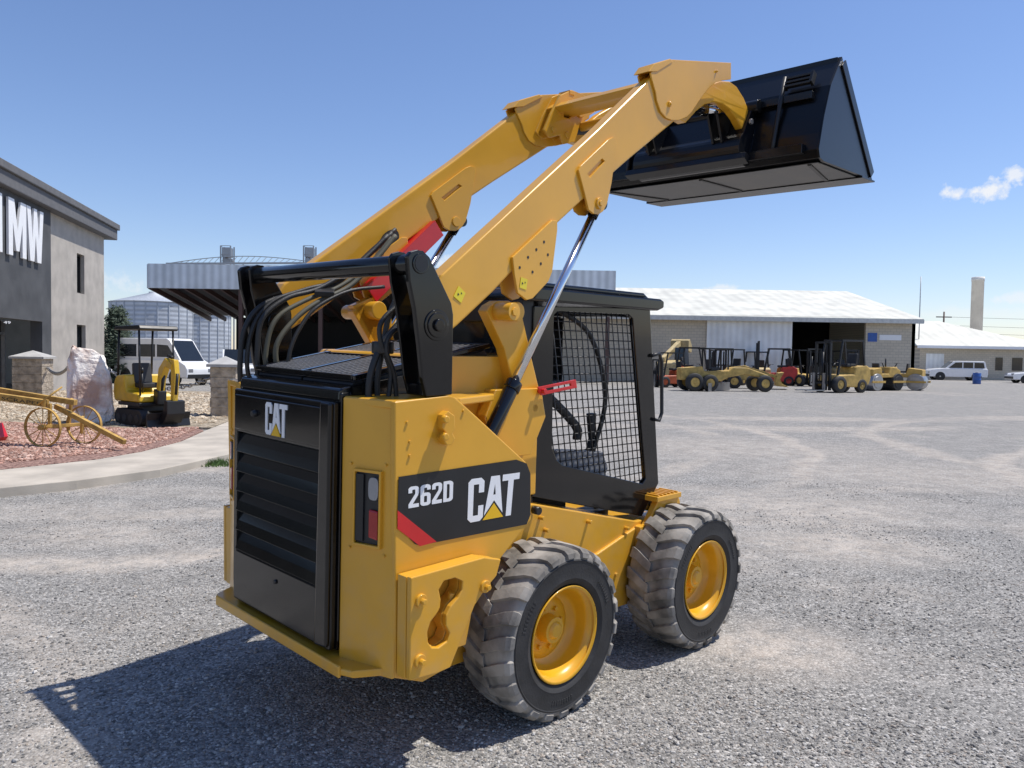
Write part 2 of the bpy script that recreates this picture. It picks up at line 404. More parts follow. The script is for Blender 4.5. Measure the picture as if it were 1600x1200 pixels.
N2=([(0,.70),(0,.90),(.06,.97),(.14,1),(.36,1),(.44,.97),(.5,.90),(.5,.66),(.46,.56),(.20,.17),(.5,.17),(.5,0),(0,0),(0,.17),(.30,.60),(.325,.66),(.325,.82),(.30,.85),(.20,.85),(.175,.82),(.175,.70)],None)
N6=([(.14,0),(.36,0),(.44,.03),(.5,.10),(.5,.50),(.45,.58),(.36,.61),(.22,.61),(.175,.59),(.175,.82),(.20,.85),(.30,.85),(.325,.82),(.325,.74),(.5,.74),(.5,.90),(.44,.97),(.36,1),(.14,1),(.06,.97),(0,.90),(0,.10),(.06,.03)],[(.20,.15),(.30,.15),(.325,.18),(.325,.43),(.30,.46),(.20,.46),(.175,.43),(.175,.18)])
ND=([(0,0),(.34,0),(.44,.04),(.5,.12),(.5,.88),(.44,.96),(.34,1),(0,1)],[(.175,.15),(.28,.15),(.32,.20),(.32,.80),(.28,.85),(.175,.85)])
for s in(-1,1):
    b=MB();b.prism(PYs([(622,745),(806,718),(822,724),(828,740),(828,804),(822,819),(655,852),(648,850),(620,822)],-.71),s*.7125,s*.714)
    dec=b.build('side_decal',sat if s>0 else sat,ldr)
    b=MB();b.prism(PYs([(620,797),(681,846),(655,853),(620,826)],-.71),s*.7145,s*.7155);b.build('decal_stripe',red,dec)
    q=PYs([(729,817),(805,803),(811,738),(731,749)],-.71)
    if s>0:q=[q[1],q[0],q[3],q[2]]
    logo(dec,q,'y',s*.7145,s*.7155)
    q=PYs([(637,794),(706,782),(707,750),(637,761)],-.71)
    if s>0:q=[q[1],q[0],q[3],q[2]]
    for i,(po,ho) in enumerate((N2,N6,N2,ND)):
        f_=lambda p:bil(q,((i*.575+p[0])/2.225,p[1]))
        b=MB();b.prism([f_(p) for p in po],s*.7145,s*.7155,holes=[[f_(p) for p in ho]] if ho else ());b.build('number_character',whi,dec)
# tail lights
for s in(-1,1):
    ox=Vector((.083,s*.265,0)).normalized();nn=Vector((-abs(ox.y),s*abs(ox.x),0)).normalized()
    Mc=Matrix(((ox.x,nn.x,0,-.998),(ox.y,nn.y,0,s*.445),(0,0,1,0),(0,0,0,1)))
    b=MB();b.M=Mc;b.prism([(.070,.935),(.208,.935),(.208,1.245),(.070,1.245)],-.002,.016,holes=[[(.080,.947),(.198,.947),(.198,1.233),(.080,1.233)]]);b.build('tail_light_frame',yel,ldr,.003)
    b=MB();b.M=Mc;b.box(.080,.198,-.002,.002,.947,1.233);b.box(.080,.120,.002,.010,.955,1.225);h=b.build('tail_light_housing',sat,ldr,.002)
    b=MB();b.M=Mc;b.prism([(.150,.975),(.194,.968),(.194,1.085),(.150,1.089)],.002,.014);b.build('tail_light',redl,h,.006)
    b=MB();b.M=Mc
    b.prism([(.172+.024*math.copysign(abs(math.cos(a))**.6,math.cos(a)),1.172+.045*math.copysign(abs(math.sin(a))**.6,math.sin(a))) for a in [2*PI*k/24 for k in range(24)]],.002,.016);b.build('reverse_light',clr,h,.004)
b=MB()
for s in(-1,1):
    for u,z in((.05,1.26),(.22,1.27),(.05,.92),(.22,.91)):
        p=Vector((-.998,s*.445,z))+Vector((.083,s*.265,0)).normalized()*u;n_=Vector((-.265,s*.083,0)).normalized()
        b.cyl(p-n_*.002,p+n_*.008,.006,.006,6)
b.build('column_bolt',yel,ldr)
# towers
tw=PYs([(637,400),(642,393),(652,390),(662,392),(672,402),(690,440),(706,474),(709,492),(707,617),(667,620),(660,590),(655,540),(648,480),(640,440)],-.71)
for s in(-1,1):
    b=MB();b.prism(tw,s*.685,s*.71);b.prism([(x,z) for x,z in tw],s*.578,s*.592)
    b.prism([tw[9],tw[8],(tw[8][0],tw[8][1]+.05),(tw[9][0],tw[9][1]+.05)],s*.59,s*.685)
    t=b.build('tower',blk,ldr,.006,seg=3)
    b=MB();x,z=PY(682,508,-.71)
    b.cyl((x,s*.565,z),(x,s*.722,z),.05,.05,32);b.cyl((x,s*.72,z),(x,s*.735,z),.026,.024,20);b.cyl((x,s*.70,z),(x,s*.716,z),.062,.062,32)
    b.build('pivot_pin',blk,t,.003)
b=MB();x,z=PY(657,412,-.71);b.cyl((x,-.715,z),(x,.715,z),.040,.040,28);tb=b.build('crossbar',blk,ldr,.003)
b=MB()
for s in(-1,1):b.cyl((x,s*.7155,z),(x,s*.717,z),.031,.031,28)
b.build('crossbar_end',sat,tb)
# lift arms
armp=PWs([(690,430),(850,281),(935,202),(1016,122),(1040,104),(1100,104),(1100,128),(1062,183),(985,247),(910,313),(868,352),(772,455),(716,508),(692,528),(668,520),(664,480)],.68)
elb=PWs([(1018,124),(1016,114),(1022,108),(1034,100),(1042,95),(1050,93),(1142,98),(1142,124),(1128,126),(1118,129),(1108,137),(1098,149),(1080,176),(1072,184),(1062,188),(1050,188),(1040,184),(1032,175),(1026,158),(1024,145)],.69)
g1=PWs([(903,266),(906,260),(950,218),(956,215),(962,218),(963,226),(955,285),(948,318),(942,330),(935,335),(926,334),(919,328),(912,300)],.69)
g1h=PWs([(917,272),(940,248),(944,252),(921,277)],.69)
g2=PWs([(800,402),(862,344),(870,345),(870,360),(862,425),(856,440),(832,466),(822,469),(808,458),(803,430)],.69)
nose=PWs([(1062,186),(1070,174),(1084,156),(1098,141),(1112,131),(1126,126),(1140,127),(1152,136),(1162,152),(1170,172),(1177,194),(1181,214),(1180,238),(1168,238),(1165,220),(1160,203),(1152,187),(1142,173),(1130,163),(1116,159),(1102,163),(1088,174),(1072,192)],.60)
for s in(-1,1):
    b=MB(True);b.prism(armp,s*.595,s*.68)
    arm=b.build('lift_arm',yel,ldr,.010,seg=3)
    b=MB(True);b.prism(elb,s*.68,s*.694);b.prism(elb,s*.581,s*.595);b.build('elbow_plate',yel,arm,.004)
    b=MB(True);b.prism(PWs([(1012,112),(1020,100),(1046,92),(1050,97),(1026,112)],.69),s*.57,s*.70);b.build('arm_stop',yel,arm,.004)
    for g,hh in((g1,[g1h]),(g2,[])):
        b=MB(True);b.prism(g,s*.6795,s*.695,holes=hh);b.prism(g,s*.580,s*.5955,holes=hh);b.build('gusset_plate',yel,arm,.003)
    b=MB(True)
    for px,py,r in((935,318,.022),(800,487,.03),(1045,163,.012),(1118,112,.006)):
        x,z=PW(px,py,.69)
        b.cyl((x,s*.57,z),(x,s*.707,z),r*1.35,r*1.35,20);b.cyl((x,s*.70,z),(x,s*.715,z),r*.7,r*.7,6)
    b.build('arm_pin',yel,arm,.002)
    b=MB(True)
    for px,py in((825,402),(838,390),(850,378),(832,425),(845,412),(856,398),(812,418)):
        x,z=PW(px,py,.695);b.cyl((x,s*.6945,z),(x,s*.6965,z),.007,.007,10)
    b.build('gusset_hole',sat,arm)
    for (px,py,yy,q_) in((818,443,.696,((-.028,-.02),(.02,-.028),(.028,.02),(-.02,.028))),(718,460,.6805,((-.035,-.01),(.01,-.035),(.035,.008),(-.008,.035)))):
        x,z=PW(px,py,yy);b=MB(True);b.prism([(x+a,z+c) for a,c in q_],s*yy,s*(yy+.0015));wl=b.build('warning_label',lab,arm)
    b=MB(True)
    for px,py,yy in((718,460,.682),(818,443,.6975)):
        x,z=PW(px,py,yy);b.cyl((x-.008,s*yy,z),(x-.008,s*(yy+.001),z),.007,.007,3);b.cyl((x+.011,s*yy,z+.005),(x+.011,s*(yy+.001),z+.005),.005,.005,3)
    b.build('warning_symbol',sat,arm)
    b=MB(True);b.prism(nose,s*.60,s*.52);b.build('bucket_support_arm',yel,arm,.008,seg=3)
    lk=PYs([(760,486),(766,477),(778,470),(796,470),(808,478),(816,492),(830,556),(848,630),(848,645),(842,655),(832,660),(820,658),(813,650),(804,610),(788,545)],-.56)
    b=MB();b.prism(lk,s*.50,s*.56);x,z=PY(833,637,-.56);b.cyl((x,s*.49,z),(x,s*.575,z),.022,.022,18)
    x,z=PY(800,487,-.56);b.cyl((x,s*.49,z),(x,s*.60,z),.045,.045,24)
    b.build('rear_link',yel,ldr,.005)
    tx,tz=PW(935,318,.637);mx,mz=PW(803,600,.637);bx_,bz_=PW(752,705,.637)
    top=Vector((tx,s*.637,tz));mid=Vector((mx,s*.637,mz));bot=Vector((bx_,s*.637,bz_))
    b=MB(True);b.cyl(bot,mid,.036,.036,24);d=(top-mid).normalized();b.cyl(mid-d*.035,mid+d*.012,.042,.042,24)
    lc=b.build('lift_cylinder',blk,ldr,.004)
    b=MB(True);b.cyl(mid,top-d*.03,.024,.024,24);b.build('piston_rod',chrome,lc)
    b=MB(True);b.cyl(top-Vector((0,.04,0)),top+Vector((0,.04,0)),.036,.036,20);b.cyl(top-d*.09,top-d*.02,.03,.03,20);b.build('rod_eye',blk,lc)
# red brace stowed under the left arm
p=PY(686,356,.49);q=PY(580,460,.49);a=Vector((p[0],.49,p[1]));c=Vector((q[0],.49,q[1]));dd=(a-c).normalized();nrm=Vector((0,1,0)).cross(dd).normalized()
b=MB();b.beam(a,c,.008,.105,nrm);b.beam(a+Vector((0,.085,0)),c+Vector((0,.085,0)),.008,.105,nrm);b.beam(a+Vector((0,.042,0))+nrm*.049,c+Vector((0,.042,0))+nrm*.049,.093,.008,nrm);b.beam(a+Vector((0,.042,0))-nrm*.049,c+Vector((0,.042,0))-nrm*.049,.093,.008,nrm)
b.build('arm_safety_brace',red,ldr,.003)
# cross members between the arms
b=MB(True)
x1,z1=PW(1048,110,.64)
b.prism([(x1-.02,z1-.05),(x1+.03,z1-.01),(x1+.16,z1-.02),(x1+.20,z1-.06),(x1+.16,z1-.075),(x1+.02,z1-.08)],-.585,.585)
b.build('arm_crossmember',yel,ldr,.006)
b=MB(True);b.cyl((x1+.26,-.59,z1-.12),(x1+.26,.59,z1-.12),.032,.032,20)
for k in range(12):b.box(x1+.03,x1+.15,-.56+k*.02,-.55+k*.02,z1-.02,z1-.003)
b.build('cross_tube',yel,ldr,.002)
for s in(-1,1):
    br=PWs([(836,206),(846,182),(862,152),(880,144),(900,152),(910,170),(908,188),(893,197),(886,224),(868,228),(862,214),(846,218)],-.575)
    bh=PWs([(868,178),(876,174),(882,180),(876,188),(868,186)],-.575)
    b=MB(True);b.prism(br,s*.60,s*.57,holes=[bh]);b.prism(br,s*.50,s*.475,holes=[bh]);b.beam((br[3][0],s*.47,br[3][1]-.02),(br[3][0],s*.60,br[3][1]-.02),.05,.03)
    x,z=PW(893,180,-.575);b.cyl((x,s*.46,z),(x,s*.62,z),.032,.032,18);x,z=PW(872,214,-.575);b.cyl((x,s*.46,z),(x,s*.615,z),.022,.022,16)
    x,z=PW(850,206,-.575);b.cyl((x,s*.46,z),(x,s*.615,z),.018,.018,12);b.box(x+.02,x+.16,s*.50,s*.57,z+.03,z+.05)
    b.build('tilt_bracket',yel,ldr,.005)
    b=MB(True);p0=Vector((x+.12,s*.54,z+.04));p1=Vector((2.1,s*.50,3.36));b.cyl(p0,p0.lerp(p1,.6),.044,.044,20)
    tc=b.build('tilt_cylinder',blk,ldr,.003);b=MB(True);b.cyl(p0.lerp(p1,.58),p1,.02,.02,16);b.build('piston_rod',chrome,tc)
# bucket geometry
BW=.915
heel=PY(1279,247,-BW);tip=PY(1363,281,-BW);tp=PY(1316,88,-BW)
HP=PW(1187,215,.55)
hx,hz_=heel[0],heel[1]
b=MB(True)
cp=[(HP[0]-.02,HP[1]-.06),(hx-.06,hz_+.02),(hx+.0,hz_+.12),(hx+.10,hz_+.44),(hx+.03,hz_+.46),(HP[0]-.04,HP[1]+.05)]
for s in(-1,1):
    for a,c in((.52,.55),(.62,.65)):b.prism(cp,s*a,s*c)
    b.cyl((HP[0],s*.48,HP[1]),(HP[0],s*.67,HP[1]),.035,.035,20);b.cyl((HP[0],s*.655,HP[1]),(HP[0],s*.68,HP[1]),.05,.05,20)
rd=[(hx-.05+.115*math.cos(a),hz_+.115+.115*math.sin(a)) for a in [R(-100-k*12) for k in range(13)]]
b.prism([(hx-.0,hz_+.02),(hx-.05,hz_+.0)]+rd+[(hx-.0,hz_+.40),(hx+.09,hz_+.44)],-.64,.64)
b.cyl((hx+.03,-.70,hz_+.42),(hx+.03,.70,hz_+.42),.045,n=28)
b.prism([(hx-.19,hz_+.03),(hx-.12,hz_+.0),(hx-.11,hz_+.06),(hx-.17,hz_+.07)],-.72,.72)
b.build('bucket_coupler',bkt,ldr,.006)
b=MB(True)
for y in(-.44,-.34,.34,.44):b.prism([(hx-.16,hz_+.16),(hx-.26,hz_+.36),(hx-.22,hz_+.46),(hx-.12,hz_+.44),(hx+.02,hz_+.36)],y-.012,y+.012)
b.build('coupler_lug',bkt,ldr,.003)
b=MB(True)
for s in(-1,1):
    b.cyl((hx-.19,s*.31,hz_+.39),(hx-.19,s*.47,hz_+.39),.028,.028,18)
    b.cyl((hx-.05,s*.665,hz_+.30),(hx-.05,s*.69,hz_+.30),.02,.02,8)
b.build('coupler_pin',steel,ldr,.002)
b=MB()
for s in(-1,1):
    b.tube([(hx-.02,s*.60,hz_+.05),(hx-.0,s*.60,hz_+.16),(hx+.05,s*.61,hz_+.42),(hx+.10,s*.61,hz_+.60)],.016)
b.build('coupler_lever',sat,ldr)
prof=[tip,(hx+.10,hz_-.005),(hx+.03,hz_+.01),(hx,hz_+.06),(hx+.02,hz_+.17),(hx+.05,hz_+.28),(hx+.085,hz_+.39),(hx+.13,hz_+.5),tp]
def off(prof,t):
    out=[];c=Vector((hx+.5,hz_+.35))
    for i,p in enumerate(prof):
        a=Vector(prof[max(i-1,0)]);d_=Vector(prof[min(i+1,len(prof)-1)]);d=(d_-a).normalized();n=Vector((-d.y,d.x))
        if n.dot(c-Vector(p))<0:n=-n
        q=Vector(p)+n*t;out.append((q.x,q.y))
    return out
b=MB();b.prism(prof+list(reversed(off(prof,.014))),-BW+.01,BW-.01);bk=b.build('bucket',bkt,ldr,.002)
b=MB()
side=[tip,(hx+.10,hz_-.006),(hx+.02,hz_+.008),(hx-.004,hz_+.06),(hx+.05,hz_+.28),(hx+.13,hz_+.5),tp]
for s in(-1,1):
    b.prism(side,s*(BW-.012),s*BW)
    b.beam((tip[0]-.03,s*(BW+.0065),tip[1]+.03),(tp[0]+.012,s*(BW+.0065),tp[1]-.04),.012,.07,(1,0,.25))
b.build('bucket_side',bkt,bk,.003)
b=MB();b.prism([(tip[0]-.22,tip[1]-.022),(tip[0]+.02,tip[1]-.016),(tip[0]+.03,tip[1]-.004),(tip[0]-.22,tip[1]-.006)],-BW-.01,BW+.01);b.build('cutting_edge',bkt,bk,.002)
def zf(x):return hz_-.008+(x-hx-.1)*((tip[1]-hz_+.005)/(tip[0]-hx-.1))
b=MB();b.prism([(hx+.06,zf(hx+.06)-.001),(tip[0]-.23,zf(tip[0]-.23)-.001),(tip[0]-.23,zf(tip[0]-.23)-.006),(hx+.06,zf(hx+.06)-.006)],-BW+.03,BW-.03);b.build('bucket_floor_plate',dbk,bk)
for y,sg in((-.72,1),(.72,-1),(.0,0)):
    b=MB();b.beam((hx+.08,y-sg*.10,zf(hx+.08)-.010),(tip[0]-.25,y+sg*.04,zf(tip[0]-.25)-.010),.025,.008);b.build('bucket_wear_strip',sat,bk,.002)
b=MB();b.beam((tp[0]-.012,-BW+.02,tp[1]-.03),(tp[0]-.012,BW-.02,tp[1]-.03),.03,.05);b.build('bucket_top_lip',bkt,bk,.004)
b=MB()
for y0,y1 in((-.80,-.62),(.62,.80)):
    for k in range(3):b.beam((hx+.09+k*.014,y0,hz_+.53+k*.03),(hx+.09+k*.014,y1,hz_+.53+k*.03),.05,.014)
    for yy in(y0,y1):b.beam((hx+.09,yy,hz_+.52),(hx+.125,yy,hz_+.60),.05,.02,(0,1,0))
b.build('bucket_step',sat,bk,.002)
b=MB()
b.beam((hx-.01,-.82,hz_+.07),(hx-.01,.82,hz_+.07),.07,.06);b.beam((hx+.08,-.82,hz_+.44),(hx+.08,.82,hz_+.44),.04,.05)
b.build('coupler_mount',bkt,bk,.003)
# cab
CY=.46
so=PYs([(835,478),(1016,482),(1029,755),(1003,807),(832,776),(826,700)],-CY)
sh=PYs([(866,492),(872,486),(982,491),(989,498),(1009,748),(1004,756),(880,727),(870,718),(863,700)],-CY)
for s in(-1,1):
    b=MB();b.prism(so,s*(CY-.03),s*CY,holes=[sh]);sf=b.build('cab_side_frame',blk,ldr,.004)
    b=MB();y=s*(CY-.012)
    ks=(sh[4][0]-sh[3][0])/(sh[4][1]-sh[3][1]);zr_=sh[0][1]
    def cuts(P,axis,v):
        out=[];n=len(P)
        for i in range(n):
            p,q=P[i],P[(i+1)%n];a,c=p[axis],q[axis]
            if (a-v)*(c-v)<0:
                t=(v-a)/(c-a);out.append(p[1-axis]+(q[1-axis]-p[1-axis])*t)
        return sorted(out)
    shs=[(p[0]-ks*(p[1]-zr_),p[1]) for p in sh]
    xs=[p[0] for p in shs];zs=[p[1] for p in sh]
    st=.046;x=min(xs)+.02
    while x<max(xs):
        c=cuts(shs,0,x)
        if len(c)>=2:b.cyl((x+ks*(c[0]-zr_),y,c[0]-.005),(x+ks*(c[-1]-zr_),y,c[-1]+.005),.0034,.0034,5)
        x+=st
    z=min(zs)+.02
    while z<max(zs):
        c=cuts(sh,1,z)
        if len(c)>=2:b.cyl((c[0]-.005,y-.004*s,z),(c[-1]+.005,y-.004*s,z),.0034,.0034,5)
        z+=st
    b.build('side_screen',sat,sf)
b=MB()
b.prism([(.02,2.0),(.06,2.035),(1.16,2.035),(1.20,2.02),(1.20,1.985),(1.14,1.965),(.02,1.965)],-.49,.49)
b.prism([(.10,2.035),(.14,2.065),(1.06,2.065),(1.12,2.035)],-.44,.44)
b.build('cab_roof',blk,ldr,.012,seg=3)
b=MB();b.box(.02,.10,-.45,-.38,1.2,1.97);b.box(.02,.10,.38,.45,1.2,1.97);b.box(.02,.08,-.38,.38,1.86,1.97);b.box(.02,.10,-.45,.45,1.2,1.45)
b.box(.10,.16,-.43,.43,.7,1.3)
b.build('cab_rear_frame',sat,ldr,.005)
b=MB();b.box(.045,.052,-.38,.38,1.45,1.86);b.build('rear_window',glass,ldr)
b=MB()
for s in(-1,1):b.beam((so[1][0]-.03,s*.43,1.97),(so[2][0]-.02,s*.43,so[2][1]),.05,.05,(0,1,0))
b.beam((so[1][0]-.03,-.43,1.95),(so[1][0]-.03,.43,1.95),.05,.05);b.beam((so[2][0]-.02,-.43,so[3][1]+.08),(so[2][0]-.02,.43,so[3][1]+.08),.05,.14)
b.build('cab_front_frame',blk,ldr,.005)
b=MB();b.box(.12,1.15,-.42,.42,.66,.70);b.build('cab_floor',gryp,ldr)
b=MB();b.box(.26,.76,-.25,.25,.90,1.08);b.prism([(.20,1.0),(.36,1.0),(.32,1.60),(.26,1.70),(.16,1.70),(.12,1.60)],-.24,.24)
b.build('operator_seat',seatm,ldr,.04,seg=3)
b=MB();b.box(.24,.70,-.20,.20,.70,.90);b.build('seat_base',sat,ldr,.01)
for s in(-1,1):
    b=MB();b.prism([(.34,1.0),(.82,.98),(.86,1.04),(.80,1.14),(.40,1.18)],s*.28,s*.38);c_=b.build('control_console',gryp,ldr,.012)
    b=MB();b.cyl((.74,s*.33,1.12),(.75,s*.33,1.22),.03,.018,12);b.cyl((.75,s*.33,1.22),(.74,s*.33,1.36),.02,.03,12);b.build('joystick',seatm,c_,.003)
    b=MB();b.tube(cr([(.22,s*.32,1.55),(.35,s*.33,1.48),(.6,s*.33,1.30),(.62,s*.33,1.22)]),.026);b.build('armrest',seatm,ldr)
b=MB();b.tube(cr([(.30,-.40,1.95),(.62,-.40,1.80),(.80,-.38,1.45),(.72,-.36,1.12)]),.014);b.build('lap_bar',sat,ldr)
b=MB();b.tube([(.95,-.22,.72),(.98,-.22,.95),(.92,-.22,1.05)],.015);b.box(.86,1.0,-.28,-.14,.70,.76);b.build('foot_pedal',sat,ldr)
b=MB()
hp=[PY(1018,556,-.47),PY(1030,552,-.47),PY(1034,565,-.47),PY(1034,645,-.47),PY(1030,657,-.47),PY(1022,655,-.47)]
b.tube([(p[0],-.47,p[1]) for p in hp],.011);b.build('grab_handle',sat,ldr)
b=MB();b.prism(PYs([(841,605),(900,593),(902,606),(846,618)],-.60),-.60,-.59,holes=[PYs([(853,607),(892,599),(893,603),(854,611)],-.60)])
x,z=PY(848,611,-.6);b.cyl((x,-.62,z),(x,-.50,z),.012);b.build('red_latch_bar',red,ldr,.002)
b=MB();x,z=PY(836,797,-.50);b.cyl((x,-.49,z),(x,-.53,z),.02,.02,12);b.build('plug',sat,ldr)
# hoses
def hs(name,pts,y,r,m,y2=None):
    P=[]
    for i,(a,c) in enumerate(pts):
        yy=y if y2 is None else y+(y2-y)*i/(len(pts)-1);q=PY(a,c,yy);P.append((q[0],yy,q[1]))
    b=MB();b.tube(cr(P,8),r,10);return b.build(name,m,ldr)
hs('hydraulic_hose',[(378,625),(375,570),(382,515),(408,478),(455,460),(520,446),(575,400),(612,364)],.52,.013,hose,.50)
hs('hydraulic_hose',[(392,610),(386,560),(398,505),(428,470),(478,452),(530,436),(582,390),(618,358)],.50,.011,hose)
hs('hydraulic_hose',[(404,610),(402,550),(410,498),(448,466),(500,450),(560,412),(606,368)],.47,.013,hose)
hs('hydraulic_hose',[(416,600),(416,545),(432,498),(476,470),(530,448),(575,415),(612,372)],.45,.012,hose2)
hs('hydraulic_hose',[(435,590),(432,540),(462,498),(500,470),(548,446),(590,402),(618,368)],.42,.013,hose2)
hs('hydraulic_hose',[(448,585),(454,545),(470,510),(495,480),(545,455),(600,448)],.38,.010,hose)
hs('hydraulic_hose',[(575,640),(578,590),(592,548),(614,516),(640,490)],-.50,.014,hose)
hs('hydraulic_hose',[(590,640),(590,590),(598,545),(606,500),(618,470)],-.47,.012,hose)
hs('hydraulic_hose',[(606,630),(610,580),(594,530),(598,500),(630,470)],-.52,.010,hose)
hs('hydraulic_hose',[(620,630),(616,585),(604,548),(612,520),(650,500)],-.53,.010,hose)
b=MB();q=PY(598,545,-.49);b.cyl((q[0],-.49,q[1]-.02),(q[0],-.49,q[1]+.03),.045,.045,14);b.build('hose_clamp',sat,ldr,.005)
b=MB();q=PY(505,455,.46);b.beam((q[0]-.03,.40,q[1]-.02),(q[0]+.05,.52,q[1]+.02),.10,.03);b.build('hose_clamp',sat,ldr,.005)
b=MB();p=PY(606,375,.56);rr=[(p[0]+.07*math.cos(a)*.8-.03*math.sin(a),p[1]+.05*math.cos(a)+.035*math.sin(a)) for a in [2*PI*k/20 for k in range(20)]];b.prism(rr,.560,.538);b.build('hose_port',sat,ldr)
b=MB();x,z=PY(580,485,.50);b.cyl((x,.42,z),(x,.60,z),.05,.05,24);b.prism([(x-.12,z+.02),(x+.02,z+.08),(x+.14,z-.02),(x+.16,z-.22),(x+.04,z-.20)],.50,.56);b.build('arm_root_bracket',yel,ldr,.006)
# ================================================================= GROUND
cen=MM@Vector((.6,0,0))
def gh(X,Y):
    dx=X-O.x;dy=Y-O.y
    sy=dx*Lm.x+dy*Lm.y+.8
    r=np.hypot(X-cen.x,Y-cen.y)
    near=np.exp(-(r/2.3)**4)
    base=.027*np.clip(sy,0,1.9)*near
    und=(.006*np.sin(X*1.3+Y*.7)+.005*np.sin(Y*1.9-X*.8+1)+.004*np.sin(X*3.1+2))*np.exp(-(r/14)**2)*(1-near)
    return base+und
def grid(n,k,s):
    t=np.linspace(-1,1,n);return np.sinh(t*k)/np.sinh(k)*s
gxs=grid(260,6.2,1500.)+0.;gys=grid(260,6.2,1500.)+5.
X,Y=np.meshgrid(gxs,gys);Z=gh(X,Y)
V=np.stack([X,Y,Z],-1).reshape(-1,3);n=260
idx=np.arange(n*n).reshape(n,n);Q=np.stack([idx[:-1,:-1],idx[:-1,1:],idx[1:,1:],idx[1:,:-1]],-1).reshape(-1,4)
def npmesh(name,V,Q,mats,smooth=True,mi=None):
    me=bpy.data.meshes.new(name);k=Q.shape[1]
    me.vertices.add(len(V));me.vertices.foreach_set('co',V.astype(np.float32).ravel())
    me.loops.add(Q.size);me.loops.foreach_set('vertex_index',Q.astype(np.int32).ravel())
    me.polygons.add(len(Q));me.polygons.foreach_set('loop_start',np.arange(0,Q.size,k,dtype=np.int32))
    me.polygons.foreach_set('use_smooth',np.full(len(Q),smooth))
    for m in mats:me.materials.append(m)
    if mi is not None:me.polygons.foreach_set('material_index',mi.astype(np.int32))
    me.update(calc_edges=True);me.validate()
    o=bpy.data.objects.new(name,me);col.objects.link(o);return o
# wheel tracks: circles (cx,cy,r,half width,strength) and dusty patches (x,y,rx,ry,strength)
TR=[(-5,17,9.2,.26,1.),(-5,17,10.9,.26,1.),(23,1,17.2,.28,1.),(23,1,18.9,.28,1.),(20,4,12.5,.25,.9),(20,4,14.0,.25,.9),(3,32,22.,.3,.9),(3,32,23.8,.3,.9),(16,15,8.2,.28,.8),(-9,-2,8.8,.22,.7),(4,60,38,.6,.7),(4,60,41,.6,.7)]
PT=[]
for px,py,rx,ry,st in((1200,1010,.55,.45,.9),(1310,850,1.0,.7,.9),(1130,870,.5,.5,.6),(1270,790,1.6,.9,.8),(1450,740,3.0,1.6,.6),(150,835,.9,.5,.7),(1150,700,3.,2.,.6),(90,800,1.2,.6,.5)):
    q=G(px,py);PT.append((q.x,q.y,rx,ry,st))
def trackmask(X,Y):
    m=np.zeros_like(X)
    for cx,cy,r,w,s in TR:
        d=np.abs(np.hypot(X-cx,Y-cy)-r);m=np.maximum(m,s*np.clip((w*1.5-d)/w,0,1))
    for cx,cy,rx,ry,s in PT:
        d=np.hypot((X-cx)/rx,(Y-cy)/ry);m=np.maximum(m,s*np.clip((1.4-d)/.9,0,1))
    return m
